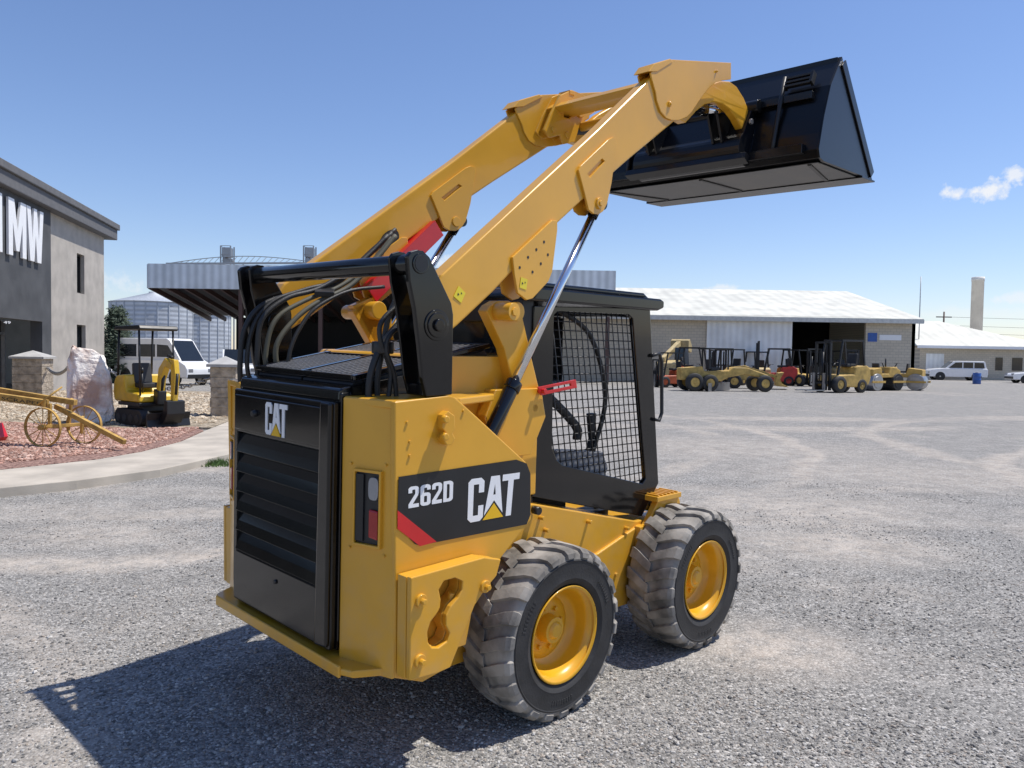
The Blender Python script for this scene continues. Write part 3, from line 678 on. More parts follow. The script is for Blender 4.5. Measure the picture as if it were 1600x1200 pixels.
def gravelmat():
    m=bpy.data.materials.new('crushed_grey_gravel');m.use_nodes=True;nt=m.node_tree;N=nt.nodes;L=nt.links;b=N['Principled BSDF']
    b.inputs['Roughness'].default_value=.92;b.inputs['Specular IOR Level'].default_value=.15
    def nd(t,**k):
        n=N.new(t)
        for a,c in k.items():setattr(n,a,c)
        return n
    def mth(op,a,c,d=None):
        n=nd('ShaderNodeMath',operation=op)
        for i,v in enumerate((a,c,d)):
            if v is None:continue
            if isinstance(v,(int,float)):n.inputs[i].default_value=v
            else:L.new(v,n.inputs[i])
        return n.outputs[0]
    def mrn(a,i0,i1,o0=0,o1=1):
        n=nd('ShaderNodeMapRange');L.new(a,n.inputs[0])
        for k,v in enumerate((i0,i1,o0,o1)):n.inputs[k+1].default_value=v
        return n.outputs[0]
    tc=N.new('ShaderNodeTexCoord');OB=tc.outputs['Object']
    def nz(sc,det,ro_=.5):
        n=nd('ShaderNodeTexNoise');n.inputs['Scale'].default_value=sc;n.inputs['Detail'].default_value=det;n.inputs['Roughness'].default_value=ro_;L.new(OB,n.inputs['Vector']);return n
    v=nd('ShaderNodeTexVoronoi');v.inputs['Scale'].default_value=80;L.new(OB,v.inputs['Vector'])
    sx=nd('ShaderNodeSeparateColor');L.new(v.outputs['Color'],sx.inputs[0])
    r=nd('ShaderNodeValToRGB');L.new(sx.outputs[0],r.inputs['Fac']);e=r.color_ramp.elements
    e[0].color=(.135,.130,.123,1);e[1].color=(.53,.505,.47,1);x=e.new(.4);x.color=(.255,.246,.232,1);x=e.new(.8);x.color=(.345,.33,.305,1)
    # warp for the tracks
    nw=nz(.35,2);sb=nd('ShaderNodeVectorMath',operation='SUBTRACT');L.new(nw.outputs['Color'],sb.inputs[0]);sb.inputs[1].default_value=(.5,.5,.5)
    sc_=nd('ShaderNodeVectorMath',operation='SCALE');L.new(sb.outputs[0],sc_.inputs[0]);sc_.inputs['Scale'].default_value=1.6
    ad_=nd('ShaderNodeVectorMath',operation='ADD');L.new(OB,ad_.inputs[0]);L.new(sc_.outputs[0],ad_.inputs[1]);WP=ad_.outputs[0]
    acc=None
    for cx,cy,rr_r,w_,s_ in TR:
        dn=nd('ShaderNodeVectorMath',operation='DISTANCE');L.new(WP,dn.inputs[0]);dn.inputs[1].default_value=(cx,cy,0)
        a=mth('ABSOLUTE',mth('SUBTRACT',dn.outputs['Value'],rr_r),0);k=mrn(a,w_*1.5,w_*.5,0,s_)
        acc=k if acc is None else mth('MAXIMUM',acc,k)
    n6=nz(.18,2);acc=mth('MULTIPLY',acc,mrn(n6.outputs['Fac'],.33,.50))
    for cx,cy,rx,ry,s_ in PT:
        mp=nd('ShaderNodeMapping');mp.inputs['Location'].default_value=(-cx/rx,-cy/ry,0);mp.inputs['Scale'].default_value=(1/rx,1/ry,0);L.new(WP if rx>1.2 else OB,mp.inputs[0])
        ln=nd('ShaderNodeVectorMath',operation='LENGTH');L.new(mp.outputs[0],ln.inputs[0])
        acc=mth('MAXIMUM',acc,mrn(ln.outputs['Value'],1.4,.4,0,s_))
    n1=nz(.55,5,.62);acc=mth('MAXIMUM',acc,mrn(n1.outputs['Fac'],.54,.76,0,.6))
    n7=nz(6,6,.75);brk=mrn(n7.outputs['Fac'],.38,.58,.25,1)
    mk=mth('MULTIPLY',mth('MULTIPLY',acc,brk),.78)
    n4=nz(70,3,.6);r4=nd('ShaderNodeValToRGB');L.new(n4.outputs['Fac'],r4.inputs['Fac']);r4.color_ramp.elements[0].color=(.37,.315,.262,1);r4.color_ramp.elements[1].color=(.56,.50,.43,1);r4.color_ramp.elements[0].position=.35;r4.color_ramp.elements[1].position=.65
    mc=nd('ShaderNodeMix',data_type='RGBA');L.new(mk,mc.inputs[0]);L.new(r.outputs['Color'],mc.inputs[6]);L.new(r4.outputs['Color'],mc.inputs[7])
    n5=nz(2.4,6,.7);mm=nd('ShaderNodeMix',data_type='RGBA',blend_type='MULTIPLY');mm.inputs[0].default_value=1;L.new(mc.outputs[2],mm.inputs[6]);L.new(mrn(n5.outputs['Fac'],.3,.7,.82,1.16),mm.inputs[7])
    L.new(mm.outputs[2],b.inputs['Base Color'])
    hgt=mth('SUBTRACT',n5.outputs['Fac'],mth('MULTIPLY',v.outputs['Distance'],mth('SUBTRACT',1,mk)))
    bp=nd('ShaderNodeBump');bp.inputs['Strength'].default_value=.8;bp.inputs['Distance'].default_value=.011;L.new(hgt,bp.inputs['Height']);L.new(bp.outputs['Normal'],b.inputs['Normal'])
    return m
gm=gravelmat()
g=npmesh('ground',V,Q,[gm]);tag(g,kind='structure')
ico=[];ph=(1+5**.5)/2
for a in(-1,1):
    for c in(-ph,ph):ico+=[(0,a,c),(a,c,0),(c,0,a)]
ico=np.array(ico)/math.sqrt(1+ph*ph)
bm=bmesh.new()
for p in ico:bm.verts.new(p)
bm.verts.ensure_lookup_table();rr=bmesh.ops.convex_hull(bm,input=bm.verts);bm.verts.index_update()
icf=np.array([[v.index for v in f.verts] for f in bm.faces]);icv=np.array([v.co[:] for v in bm.verts]);bm.free()
def stones(name,P,size,mats,flat=.6):
    k=len(P);nv=len(icv)
    sc=size[:,None]*rng.uniform(.55,1.2,(k,3))*np.array([1,1,flat])
    A=rng.uniform(0,2*PI,k);v=icv[None]*(1+rng.uniform(-.22,.22,(k,nv,1)))*sc[:,None,:]
    ca,sa=np.cos(A)[:,None],np.sin(A)[:,None]
    x=v[...,0]*ca-v[...,1]*sa;y=v[...,0]*sa+v[...,1]*ca
    v=np.stack([x,y,v[...,2]],-1)+P[:,None,:]
    f=(icf[None]+(np.arange(k)*nv)[:,None,None]).reshape(-1,3)
    mi=np.repeat(rng.integers(0,len(mats),k),len(icf))
    return npmesh(name,v.reshape(-1,3),f,mats,False,mi)
sm=[mat('stone_a',(.215,.207,.197),.88,var=.3,vs=40,detail=1),mat('stone_b',(.32,.31,.292),.88,var=.3,vs=40,detail=1),mat('stone_c',(.48,.46,.43),.88,var=.2,vs=40,detail=1),mat('stone_d',(.34,.295,.25),.88,var=.2,vs=40,detail=1),mat('stone_e',(.135,.131,.126),.85,var=.2,vs=40,detail=1)]
k=90000
Yp=2.7+8.*rng.random(k)**1.6;Xp=(rng.random(k)*2-1)*(Yp*.70+.2)
mk=np.sin(Xp*2.1+np.sin(Yp*1.7)*1.5)+np.sin(Yp*2.3+Xp*.7)+rng.normal(0,.9,k)-2.6*trackmask(Xp,Yp)
keep=mk>-1.0;Xp=Xp[keep];Yp=Yp[keep];k=len(Xp)
sz=np.clip(rng.lognormal(math.log(.0052),.38,k),.0028,.015)
P=np.stack([Xp,Yp,gh(Xp,Yp)+sz*.25],-1)
tag(stones('gravel',P,sz,sm),'loose grey crushed gravel scattered over the yard','gravel',kind='stuff')
# ---------------------------------------------------------------- pavement and beds
def sheet(name,px,z0,z1,m):
    pts=[G(a,c,z1) for a,c in px];b=MB();b.prism([(p.x,p.y) for p in pts],z0,z1,'z');o=b.build(name,m,None,.01 if z1>.05 else 0);tag(o,None,None,None,'structure');return o
sheet('pavement',[(-160,772),(0,762),(120,750),(250,733),(363,708),(470,680),(600,655),(600,632),(470,640),(400,646),(363,656),(322,672),(282,690),(220,706),(150,718),(0,734),(-160,742)],-.05,.11,concrete)
redg=mat('red_lava_gravel',(.22,.10,.075),.95,var=.5,vs=18,bump=1,bs=40,c2=(.48,.30,.24),bd=.04)
tang=mat('tan_river_rock',(.32,.25,.165),.95,var=.45,vs=9,bump=1,bs=22,c2=(.52,.44,.33),bd=.06)
sheet('planting_bed',[(-160,741),(0,733),(150,717),(220,705),(282,689),(318,672),(300,667),(200,672),(120,667),(0,660),(-160,656)],-.05,.06,redg)
sheet('rock_bed',[(-160,656),(0,660),(120,667),(200,672),(300,667),(330,668),(363,655),(400,646),(400,622),(340,612),(170,608),(0,612),(-160,616)],-.05,.05,tang)
def inpoly(x,y,poly):
    c=False;n=len(poly)
    for i in range(n):
        x1,y1=poly[i];x2,y2=poly[i-1]
        if (y1>y)!=(y2>y) and x<(x2-x1)*(y-y1)/(y2-y1)+x1:c=not c
    return c
def bedstones(name,px,n,s0,s1,mats,label,z):
    poly=[G(a,c)[:2] for a,c in px];xs=[p[0] for p in poly];ys=[p[1] for p in poly];P=[]
    while len(P)<n:
        x=random.uniform(min(xs),max(xs));y=random.uniform(min(ys),max(ys))
        if inpoly(x,y,poly):P.append((x,y,z))
    o=stones(name,np.array(P),rng.uniform(s0,s1,n),mats);tag(o,label,'rock',kind='stuff')
rm_=[mat('red_rock',(.42,.24,.18),.9,var=.3),mat('pink_rock',(.52,.36,.29),.9,var=.3),mat('dark_red_rock',(.28,.15,.11),.9)]
tm_=[mat('tan_rock',(.48,.39,.28),.9,var=.3),mat('cream_rock',(.56,.48,.37),.9,var=.2),mat('brown_rock',(.32,.24,.16),.9)]
bedstones('lava_rock',[(-60,735),(0,731),(150,715),(220,703),(282,687),(312,672),(200,674),(0,663),(-60,661)],9000,.015,.04,rm_,'small red lava rock covering the planting bed',.065)
bedstones('river_rock',[(-60,656),(0,658),(200,670),(330,665),(363,652),(363,618),(170,612),(-60,615)],7000,.03,.075,tm_,'tan river rock filling the bed by the boulder',.05)
def tuft(loc,n,h,r,label):
    b=MB()
    for i in range(n):
        a=random.uniform(0,2*PI);d=random.uniform(0,r);x=loc[0]+d*math.cos(a)*2;y=loc[1]+d*math.sin(a);hh=h*random.uniform(.3,1);w=.010
        dx=random.uniform(-.06,.06);b.add([(x-w,y,0),(x+w,y,0),(x+dx,y+dx,hh)],[(0,1,2)])
    o=b.build('weed_tuft',leaf,None,recalc=False);tag(o,label,'weed')
leaf=mat('leaf_green',(.10,.17,.04),.7,var=.4,vs=20)
p=G(334,727);tuft(p,420,.12,.26,'small green weed tuft growing at the pavement edge')
# ================================================================= background vehicles
def bw(parent,x,y,r,w,rim,name='wheel',z=None):
    z=r if z is None else z
    b=MB();b.lathe([(r*.55,-w/2),(r*.93,-w/2),(r,-w*.35),(r,w*.35),(r*.93,w/2),(r*.55,w/2)],(x,y,z),24)
    t=b.build(name,rub,parent);s=1 if y>0 else -1
    b=MB();b.cyl((x,y-w*.3,z),(x,y+s*w*.40,z),r*.56,r*.52,16);b.cyl((x,y+s*w*.4,z),(x,y+s*w*.48,z),r*.2,r*.16,8);b.build('rim',rim,t)
white=mat('white_car_paint',(.80,.80,.80),.3,coat=.5,var=.03)
silver=mat('silver_rim',(.5,.5,.5),.3,metal=.7)
def car(label,loc,rz,L,Wd,H,lower,upper,paint,wins,r=.37,cat='car',name='parked_car',group=None,ws=None):
    t=thing(name,label,cat,loc,rz,group);h=Wd/2
    b=MB();b.prism(lower,-h,h);b.build('body',paint,t,.06,seg=3)
    b=MB();b.prism(upper,-h+.12,h-.12);b.build('cabin',paint,t,.05,seg=3)
    for wn in wins:
        for s in(-1,1):
            b=MB();b.prism(wn,s*(h-.13),s*(h-.112));b.build('side_window',glass,t)
    if ws:
        for (a,c) in ws:
            d=Vector((c[0]-a[0],0,c[1]-a[1]));n=Vector((d.z,0,-d.x)).normalized()*(.02 if a[0]>0 else -.02)
            b=MB();p0=Vector((a[0],0,a[1]))+n;p1=Vector((c[0],0,c[1]))+n
            b.add([(p0.x,-h+.2,p0.z),(p0.x,h-.2,p0.z),(p1.x,h-.25,p1.z),(p1.x,-h+.25,p1.z)],[(0,1,2,3)]);b.build('windscreen',glass,t)
    xs=[q[0] for q in lower];x1=max(xs);x0=min(xs)
    for s in(-1,1):
        b=MB();b.box(x1-.1,x1+.015,s*(h-.45),s*(h-.12),.68,.86);b.build('headlight',clr,t,.02)
        b=MB();b.box(x0-.015,x0+.1,s*(h-.25),s*(h-.06),.75,1.05);b.build('tail_light',redl,t,.02)
        for x in(x1-.95,x0+1.0):
            b=MB();b.cyl((x,s*(h-.02),r),(x,s*(h+.005),r),r*1.18,r*1.18,28);b.build('wheel_arch',sat,t)
            bw(t,x,s*(h-.09),r,.22,silver)
    b=MB();b.box(x1-.05,x1+.03,-h+.06,h-.06,.36,.58);b.build('bumper',sat,t,.03)
    b=MB();b.box(x0-.03,x0+.05,-h+.06,h-.06,.36,.58);b.build('bumper',sat,t,.03)
    return t
suvL=[(-2.55,.35),(-2.58,1.0),(-2.5,1.16),(1.0,1.18),(2.3,1.05),(2.5,.9),(2.52,.35)]
suvU=[(-2.5,1.12),(-2.34,1.80),(-2.2,1.88),(.2,1.88),(.4,1.82),(1.15,1.12)]
suvW=[[(-2.3,1.2),(-2.2,1.72),(-1.4,1.74),(-1.4,1.2)],[(-1.3,1.2),(-1.3,1.74),(-.45,1.75),(-.45,1.2)],[(-.35,1.2),(-.35,1.75),(.25,1.72),(.85,1.2)]]
def gp(px,py):q=G(px,py);return (q.x,q.y,0)
q=gp(1492,594);car('white parked suv with dark windows facing left beside the blue barrel',q,R(180)-.25,5.1,2,1.9,suvL,suvU,white,suvW,name='parked_suv',cat='suv',ws=[((1.15,1.12),(.4,1.82)),((-2.5,1.12),(-2.34,1.80))])
q=gp(1622,599);car('white car cut off by the right edge of the photo',q,R(180)-.2,4.8,1.9,1.6,[(-2.4,.3),(-2.42,.95),(1.0,.98),(2.2,.85),(2.35,.7),(2.35,.3)],[(-2.1,.92),(-1.5,1.45),(.1,1.47),(1.0,.92)],white,[[(-1.8,1.0),(-1.4,1.38),(-.6,1.4),(-.6,1.0)],[(-.5,1.0),(-.5,1.4),(.1,1.38),(.6,1.0)]],r=.33,ws=[((1.0,.92),(.1,1.47))])
vanL=[(-2.9,.4),(-2.95,1.3),(2.2,1.3),(2.75,1.05),(2.9,.85),(2.9,.4)]
vanU=[(-2.93,1.25),(-2.85,2.35),(-2.7,2.42),(1.2,2.42),(1.45,2.3),(2.3,1.25)]
vanW=[[(-2.7,1.45),(-2.65,2.1),(-1.2,2.1),(-1.2,1.45)],[(-1.05,1.45),(-1.05,2.1),(.3,2.1),(.3,1.45)],[(.45,1.45),(.45,2.1),(1.3,2.05),(1.85,1.45)]]
q=gp(256,600);vn=car('white passenger van parked behind the yellow mini excavator',q,R(-24),5.8,2,2.4,vanL,vanU,white,vanW,r=.38,cat='van',name='parked_van',ws=[((2.3,1.25),(1.45,2.3))]);vn.scale=(.86,.86,.95)
q=gp(352,601);car('white pickup truck parked right of the van under the shed edge',(q[0],q[1]+2,0),R(-70),5.4,1.95,1.85,[(-2.7,.45),(-2.7,1.05),(1.0,1.1),(2.4,1.02),(2.6,.85),(2.6,.45)],[(-.9,1.05),(-.8,1.78),(.5,1.8),(1.2,1.05)],white,[[(-.75,1.15),(-.7,1.68),(0,1.7),(0,1.15)],[(.1,1.15),(.1,1.7),(.45,1.68),(.95,1.15)]],r=.38,cat='pickup truck',name='parked_pickup',ws=[((1.2,1.05),(.5,1.8))])
orange=mat('orange_red_paint',(.50,.10,.03),.5,var=.2);fred=mat('forklift_red_paint',(.48,.03,.025),.4,var=.15)
fyel=mat('forklift_yellow_paint',(.52,.34,.09),.55,var=.25);cream=mat('beige_machine_paint',(.46,.36,.18),.6,var=.2)
def forklift(label,loc,rz,paint,sc=1.,mast=2.2,group='forklifts parked before the long shed'):
    t=thing('forklift',label,'forklift',loc,rz,group);t.scale=(sc,)*3
    b=MB();b.prism([(-1.25,.35),(-1.35,.6),(-1.30,1.0),(-1.1,1.12),(-.45,1.05),(-.40,.75),(.55,.72),(.7,.45),(.7,.25),(-.9,.22)],-.5,.5);b.build('body',paint,t,.05,seg=3)
    b=MB();b.box(-.75,-.25,-.25,.25,1.05,1.18);b.prism([(-.85,1.1),(-.72,1.1),(-.80,1.6),(-.90,1.6)],-.24,.24);b.build('seat',seatm,t,.03)
    b=MB()
    for s in(-1,1):
        b.beam((-1.0,s*.45,1.05),(-.85,s*.45,2.1),.07,.07,(0,1,0));b.beam((.5,s*.45,.7),(.25,s*.45,2.1),.07,.07,(0,1,0));b.beam((-.9,s*.45,2.12),(.3,s*.45,2.12),.08,.08)
    for k in range(7):b.beam((-.88+k*.19,-.45,2.12),(-.88+k*.19,.45,2.12),.04,.05)
    b.build('overhead_guard',sat,t)
    b=MB()
    for s in(-1,1):
        b.box(.78,.88,s*.32,s*.40,.1,mast);b.box(.89,.96,s*.24,s*.30,.1,mast-.1)
    for z in(.4,mast-.06,mast*.55):b.box(.78,.86,-.4,.4,z,z+.08)
    b.cyl((.84,0,.2),(.84,0,mast*.8),.04);b.build('mast',sat,t)
    b=MB();b.box(.98,1.02,-.42,.42,.35,.42);b.box(.98,1.02,-.42,.42,.7,.76)
    for k in range(5):b.box(.98,1.01,-.40+k*.19,-.37+k*.19,.42,1.2)
    b.build('load_backrest',sat,t)
    for s in(-1,1):
        b=MB();b.box(1.02,1.06,s*.2,s*.32,.1,.8);b.box(1.02,2.0,s*.2,s*.32,.08,.12);b.build('fork',steel,t)
        bw(t,.45,s*.48,.34,.24,paint);bw(t,-.85,s*.42,.28,.2,paint)
    b=MB();b.cyl((.3,0,1.05),(.15,0,1.2),.03);b.lathe([(.16,-.012),(.18,0),(.16,.012)],(.14,0,1.22),16,'z');b.build('steering_wheel',sat,t)
    return t
forklift('yellow and black forklift in front of the dark shed doorway, largest of the row',gp(1308,613),R(205),fyel,1.32,2.05)
forklift('red forklift with tall black mast before the white sliding door',gp(1207,602),R(165),fred,1.15,2.55)
forklift('small pale yellow forklift standing between the red forklift and the largest yellow one',gp(1249,603),R(-60),fyel,1.12,2.2)
forklift('orange forklift with black guard near the left of the equipment row',gp(1088,603),R(-30),orange,1.12,2.0)
forklift('yellow forklift half hidden behind the low grader frame',gp(1138,602),R(-140),fyel,1.1,2.1)
forklift('orange forklift closest to the loader cab',gp(1042,605),R(200),orange,.95,1.7)
forklift('beige forklift parked deep inside the dark shed doorway',(gx(1322,53).x,53.,0),R(-90),cream,1.12,2.2)
forklift('dark grey forklift tucked behind the largest yellow forklift',gp(1272,600),R(-110),gryp,1.1,2.3)
forklift('tan forklift with narrow mast behind the red forklift and the loader bucket',gp(1178,600),R(100),cream,1.05,2.2)
t=thing('telehandler','beige machine with raised boom head above the orange forklifts','telehandler',gp(1054,601),R(60))
b=MB();b.prism([(-1.8,.6),(-1.8,1.4),(-.6,1.6),(.4,1.3),(1.6,1.2),(1.7,.6)],-.7,.7);b.build('body',cream,t,.06)
b=MB();b.beam((-1.6,.3,1.6),(1.6,.3,2.7),.28,.32);b.beam((1.5,.3,2.75),(1.9,.3,2.3),.25,.3);b.build('boom',cream,t,.02)
b=MB();b.prism([(1.7,2.2),(2.4,2.1),(2.5,2.5),(2.0,3.0),(1.7,2.9)],-.35,.9);b.build('boom_head',cream,t,.03)
b=MB();b.prism([(-.5,1.3),(-.4,2.4),(.5,2.4),(.8,1.3)],-.7,-.1);b.build('cab',glass,t,.03)
for x in(-1.1,1.1):
    for s in(-1,1):bw(t,x,s*.85,.5,.34,cream)
t=thing('motor_grader','long low yellow road grader with canopy frame before the white sliding door','grader',gp(1128,611),R(8));t.scale=(1.05,)*3
b=MB();b.prism([(-2.3,.55),(-2.3,1.15),(-1.2,1.25),(-1.1,1.0),(.2,1.05),(.4,1.2),(1.2,1.2),(2.3,.85),(2.3,.7),(1.0,.85),(.2,.7),(-.2,.5)],-.35,.35);b.build('frame',fyel,t,.04)
b=MB();b.beam((-1.1,-.95,.22),(.8,.95,.22),.06,.42);b.build('blade',steel,t)
b=MB()
for x in(-.9,.1):
    for s in(-1,1):b.beam((x,s*.45,1.1),(x,s*.45,2.1),.06,.06,(0,1,0))
b.box(-1.1,.3,-.6,.6,2.1,2.17);b.build('canopy',sat,t)
b=MB();b.box(-.7,-.25,-.25,.25,1.05,1.2);b.box(-.8,-.7,-.25,.25,1.1,1.6);b.build('seat',seatm,t,.02)
for x,r in((-1.7,.45),(-.9,.42),(2.0,.42)):
    for s in(-1,1):bw(t,x,s*.6,r,.26,fyel)
t=thing('compact_loader','yellow compact loader with its bucket lowered left of the red forklift','loader',gp(1172,607),R(-15))
b=MB();b.prism([(-1.4,.5),(-1.4,1.2),(-.3,1.35),(.6,1.0),(.9,.5)],-.45,.45);b.build('body',fyel,t,.05)
b=MB()
for s in(-1,1):b.beam((-.2,s*.42,1.2),(1.5,s*.42,.7),.1,.18)
b.build('loader_arm',fyel,t,.01)
b=MB();b.prism([(1.4,.2),(2.1,.15),(1.7,.35),(1.6,.6),(1.8,1.0),(1.5,.95),(1.35,.5)],-.85,.85);b.build('bucket',fyel,t,.01)
for x in(-.9,.5):
    for s in(-1,1):bw(t,x,s*.62,.42,.3,fyel)
def roller(label,loc,rz,group):
    t=thing('road_roller',label,'road roller',loc,rz,group)
    b=MB();b.prism([(-1.3,.75),(-1.3,1.25),(-.5,1.35),(-.4,1.0),(.2,1.0),(.3,1.4),(.9,1.35),(1.3,1.2),(1.4,.8)],-.45,.45);b.build('body',dusty,t,.05)
    for x in(-.95,.98):
        b=MB();b.cyl((x,-.55,.5),(x,.55,.5),.5,.5,32);b.cyl((x,-.58,.5),(x,.58,.5),.36,.36,24);b.build('drum',steel if x<0 else rub,t,.02)
        b=MB();b.box(x-.6,x+.6,-.64,-.59,.46,.58);b.box(x-.6,x+.6,.59,.64,.46,.58);b.build('drum_frame',dusty,t,.01)
    b=MB();b.box(-.35,.05,-.22,.22,1.05,1.15);b.prism([(-.42,1.1),(-.32,1.1),(-.38,1.6),(-.48,1.6)],-.22,.22);b.build('seat',seatm,t,.02)
    b=MB();b.cyl((.35,0,1.35),(.2,0,1.6),.03);b.lathe([(.16,-.012),(.18,0),(.16,.012)],(.2,0,1.62),16,'z');b.build('steering_wheel',sat,t)
    b=MB();b.cyl((.8,.2,1.3),(.8,.2,1.9),.04,.04,8);b.build('exhaust_stack',sat,t)
    return t
roller('tan road roller parked just right of the dark shed doorway',gp(1374,610),R(30),'tan road rollers')
roller('tan road roller at the right end of the equipment row',gp(1406,609),R(140),'tan road rollers')
bl=mat('blue_plastic',(.03,.10,.35),.4)
q=gp(1526,600);b=MB();b.M=Matrix.Translation(q);b.lathe([(0,0),(.29,0),(.3,.03),(.3,.3),(.315,.32),(.3,.34),(.3,.6),(.315,.62),(.3,.64),(.3,.88),(.29,.9),(0,.9)],n=24,axis='z');tag(b.build('barrel',bl),'blue plastic barrel standing by the white suv','barrel')
# ================================================================= BUILDINGS
blockm=mat('tan_block_wall',(.36,.32,.25),.9,var=.12,vs=1)
nt=blockm.node_tree;N=nt.nodes;L=nt.links;bs_=N['Principled BSDF'];br=N.new('ShaderNodeTexBrick');tc=N.new('ShaderNodeTexCoord');mp=N.new('ShaderNodeMapping');mp.inputs['Rotation'].default_value=(R(90),0,0)
L.new(tc.outputs['Object'],mp.inputs[0]);L.new(mp.outputs[0],br.inputs['Vector']);br.inputs['Scale'].default_value=1;br.inputs['Brick Width'].default_value=.4;br.inputs['Row Height'].default_value=.2;br.inputs['Mortar Size'].default_value=.012
br.inputs['Color1'].default_value=(.58,.51,.40,1);br.inputs['Color2'].default_value=(.52,.46,.36,1);br.inputs['Mortar'].default_value=(.38,.34,.28,1);L.new(br.outputs['Color'],bs_.inputs['Base Color'])
wroof=corr('white_corrugated_roof',(.64,.63,.55),.9,'X',.6,dark=.90,bump=.25)
whd=corr('pale_metal_siding',(.88,.88,.84),.45,'X',.5,dark=.88)
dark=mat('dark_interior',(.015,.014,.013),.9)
fasc=corr('pale_blue_metal_fascia',(.80,.83,.83),.5,'X',.45,dark=.75)
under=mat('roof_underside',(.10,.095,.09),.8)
trim=mat('brown_steel_post',(.09,.05,.04),.6)
Y0=54.
def zx(px,py,Y=Y0):p=W(px,py,Y);return p.x,p.z
xl=zx(880,500)[0];xr,ze=zx(1431,500)[0],zx(1431,500)[1]
t=thing('long_shed','long tan block shed with white corrugated roof and open dark doorway','shed',(xl,Y0,0))
wd=xr-xl;rz_=ze+2.9;dp=24.
dx0,dx1=zx(1237,550)[0]-xl,zx(1352,550)[0]-xl;sx0,sx1=zx(1103,550)[0]-xl,dx0
dz=zx(1300,502)[1]
b=MB();b.prism([(0,0),(dx0,0),(dx0,dz),(dx1,dz),(dx1,0),(wd,0),(wd,ze),(0,ze)],0,.25,'y')
b.prism([(0,0),(dp,0),(dp,ze),(dp/2,rz_-.15),(0,ze)],wd-.25,wd-.001,'x');b.box(0,wd,dp-.25,dp,0,ze);b.build('wall',blockm,t)
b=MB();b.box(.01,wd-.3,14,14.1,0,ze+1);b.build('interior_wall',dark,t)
b=MB();s_=(rz_-ze)/(dp/2)
b.prism([(-.5,ze-.5*s_+.05),(dp/2,rz_),(dp/2,rz_+.12),(-.5,ze-.5*s_+.17)],-.3,wd+.3,'x');b.prism([(dp+.5,ze-.5*s_+.05),(dp/2,rz_),(dp/2,rz_+.12),(dp+.5,ze-.5*s_+.17)],-.3,wd+.3,'x')
b.build('roof',wroof,t)
b=MB();b.box(sx0,sx1-.05,-.14,-.05,.05,dz+.15);b.build('sliding_door',whd,t)
b=MB();b.box(sx0-.3,dx1+.2,-.2,-.01,dz+.16,dz+.32);b.build('door_track',mat('tan_trim',(.42,.38,.31),.6),t)
b=MB();b.box(-.2,wd+.3,-.56,-.5,ze-.28,ze+.0);b.build('gutter',mat('gutter_white',(.6,.6,.56),.6),t)
a=zx(1356,520);c=zx(1370,534)
b=MB();b.box(a[0]-xl,c[0]-xl,-.03,-.002,c[1],a[1]);b.build('blue_sign',bl,t)
a=zx(1374,523);c=zx(1408,532)
b=MB();b.box(a[0]-xl,c[0]-xl,-.03,-.002,c[1],a[1]);b.build('small_white_sign',whi,t)
Y1=78.
xa=zx(1437,560,Y1)[0];xb=zx(1640,560,Y1)[0];z1=zx(1500,541,Y1)[1]
t=thing('low_building','low tan block building with pale hipped metal roof at the far right','building',(xa,Y1,0));wd=xb-xa
b=MB();b.box(0,wd,0,12,0,z1);b.build('wall',blockm,t)
zr=zx(1480,503,Y1+7)[1]
b=MB();b.add([(-.6,-.6,z1),(wd+.6,-.6,z1),(wd+.6,12.6,z1),(-.6,12.6,z1),(0.2,6,zr),(wd-8,6,zr)],[(0,1,5,4),(1,2,5),(2,3,4,5),(3,0,4),(3,2,1,0)]);b.build('roof',wroof,t)
b=MB();b.box(-.6,wd+.6,-.68,-.605,z1-.25,z1+.03);b.build('fascia',whi,t)
for px0,px1 in((1447,1475),(1556,1567),(1582,1598)):
    a=zx(px0,550,Y1)[0]-xa;c=zx(px1,550,Y1)[0]-xa;b=MB();b.box(a,c,-.05,-.002,(.02 if px0<1500 else 1.0),(2.6 if px0<1500 else 2.3));b.build('garage_door' if px0<1500 else 'window',whd if px0<1500 else glass,t)
p=W(1523,575,95);zt_=W(1523,433,95).z
b=MB();b.M=Matrix.Translation((p.x,95,0));b.lathe([(0,0),(.68,0),(.68,zt_-.5),(.72,zt_-.5),(.72,zt_),(0,zt_)],n=24,axis='z');tag(b.build('storage_stack',mat('beige_stack',(.84,.80,.72),.8,var=.08,vs=1)),'tall pale round stack rising behind the low building','stack')
p=W(1434,575,79);zt_=W(1434,432,79).z
b=MB();b.M=Matrix.Translation((p.x,79,0));b.cyl((0,0,0),(0,0,zt_),.06,.04,8);tag(b.build('antenna_mast',steel),'thin antenna mast beyond the right end of the long shed','mast')
t=thing('utility_pole','wooden utility pole with crossarm beyond the low building roof','utility pole',(gx(1472,120).x,120,0));zp=W(1472,487,120).z
b=MB();b.cyl((0,0,0),(0,0,zp),.16,.12,8);b.build('pole',trim,t);b=MB();b.box(-1.2,1.2,-.08,.08,zp-.9,zp-.75);b.build('crossarm',trim,t)
for dzz in(0,-1.3,-2.4):
    b=MB();b.tube([(k*6-1,-.2-k*3.,zp-.6+dzz-.2-math.sin(k/13*PI)*1.2) for k in range(14)],.025,4);b.build('power_line',sat,t)
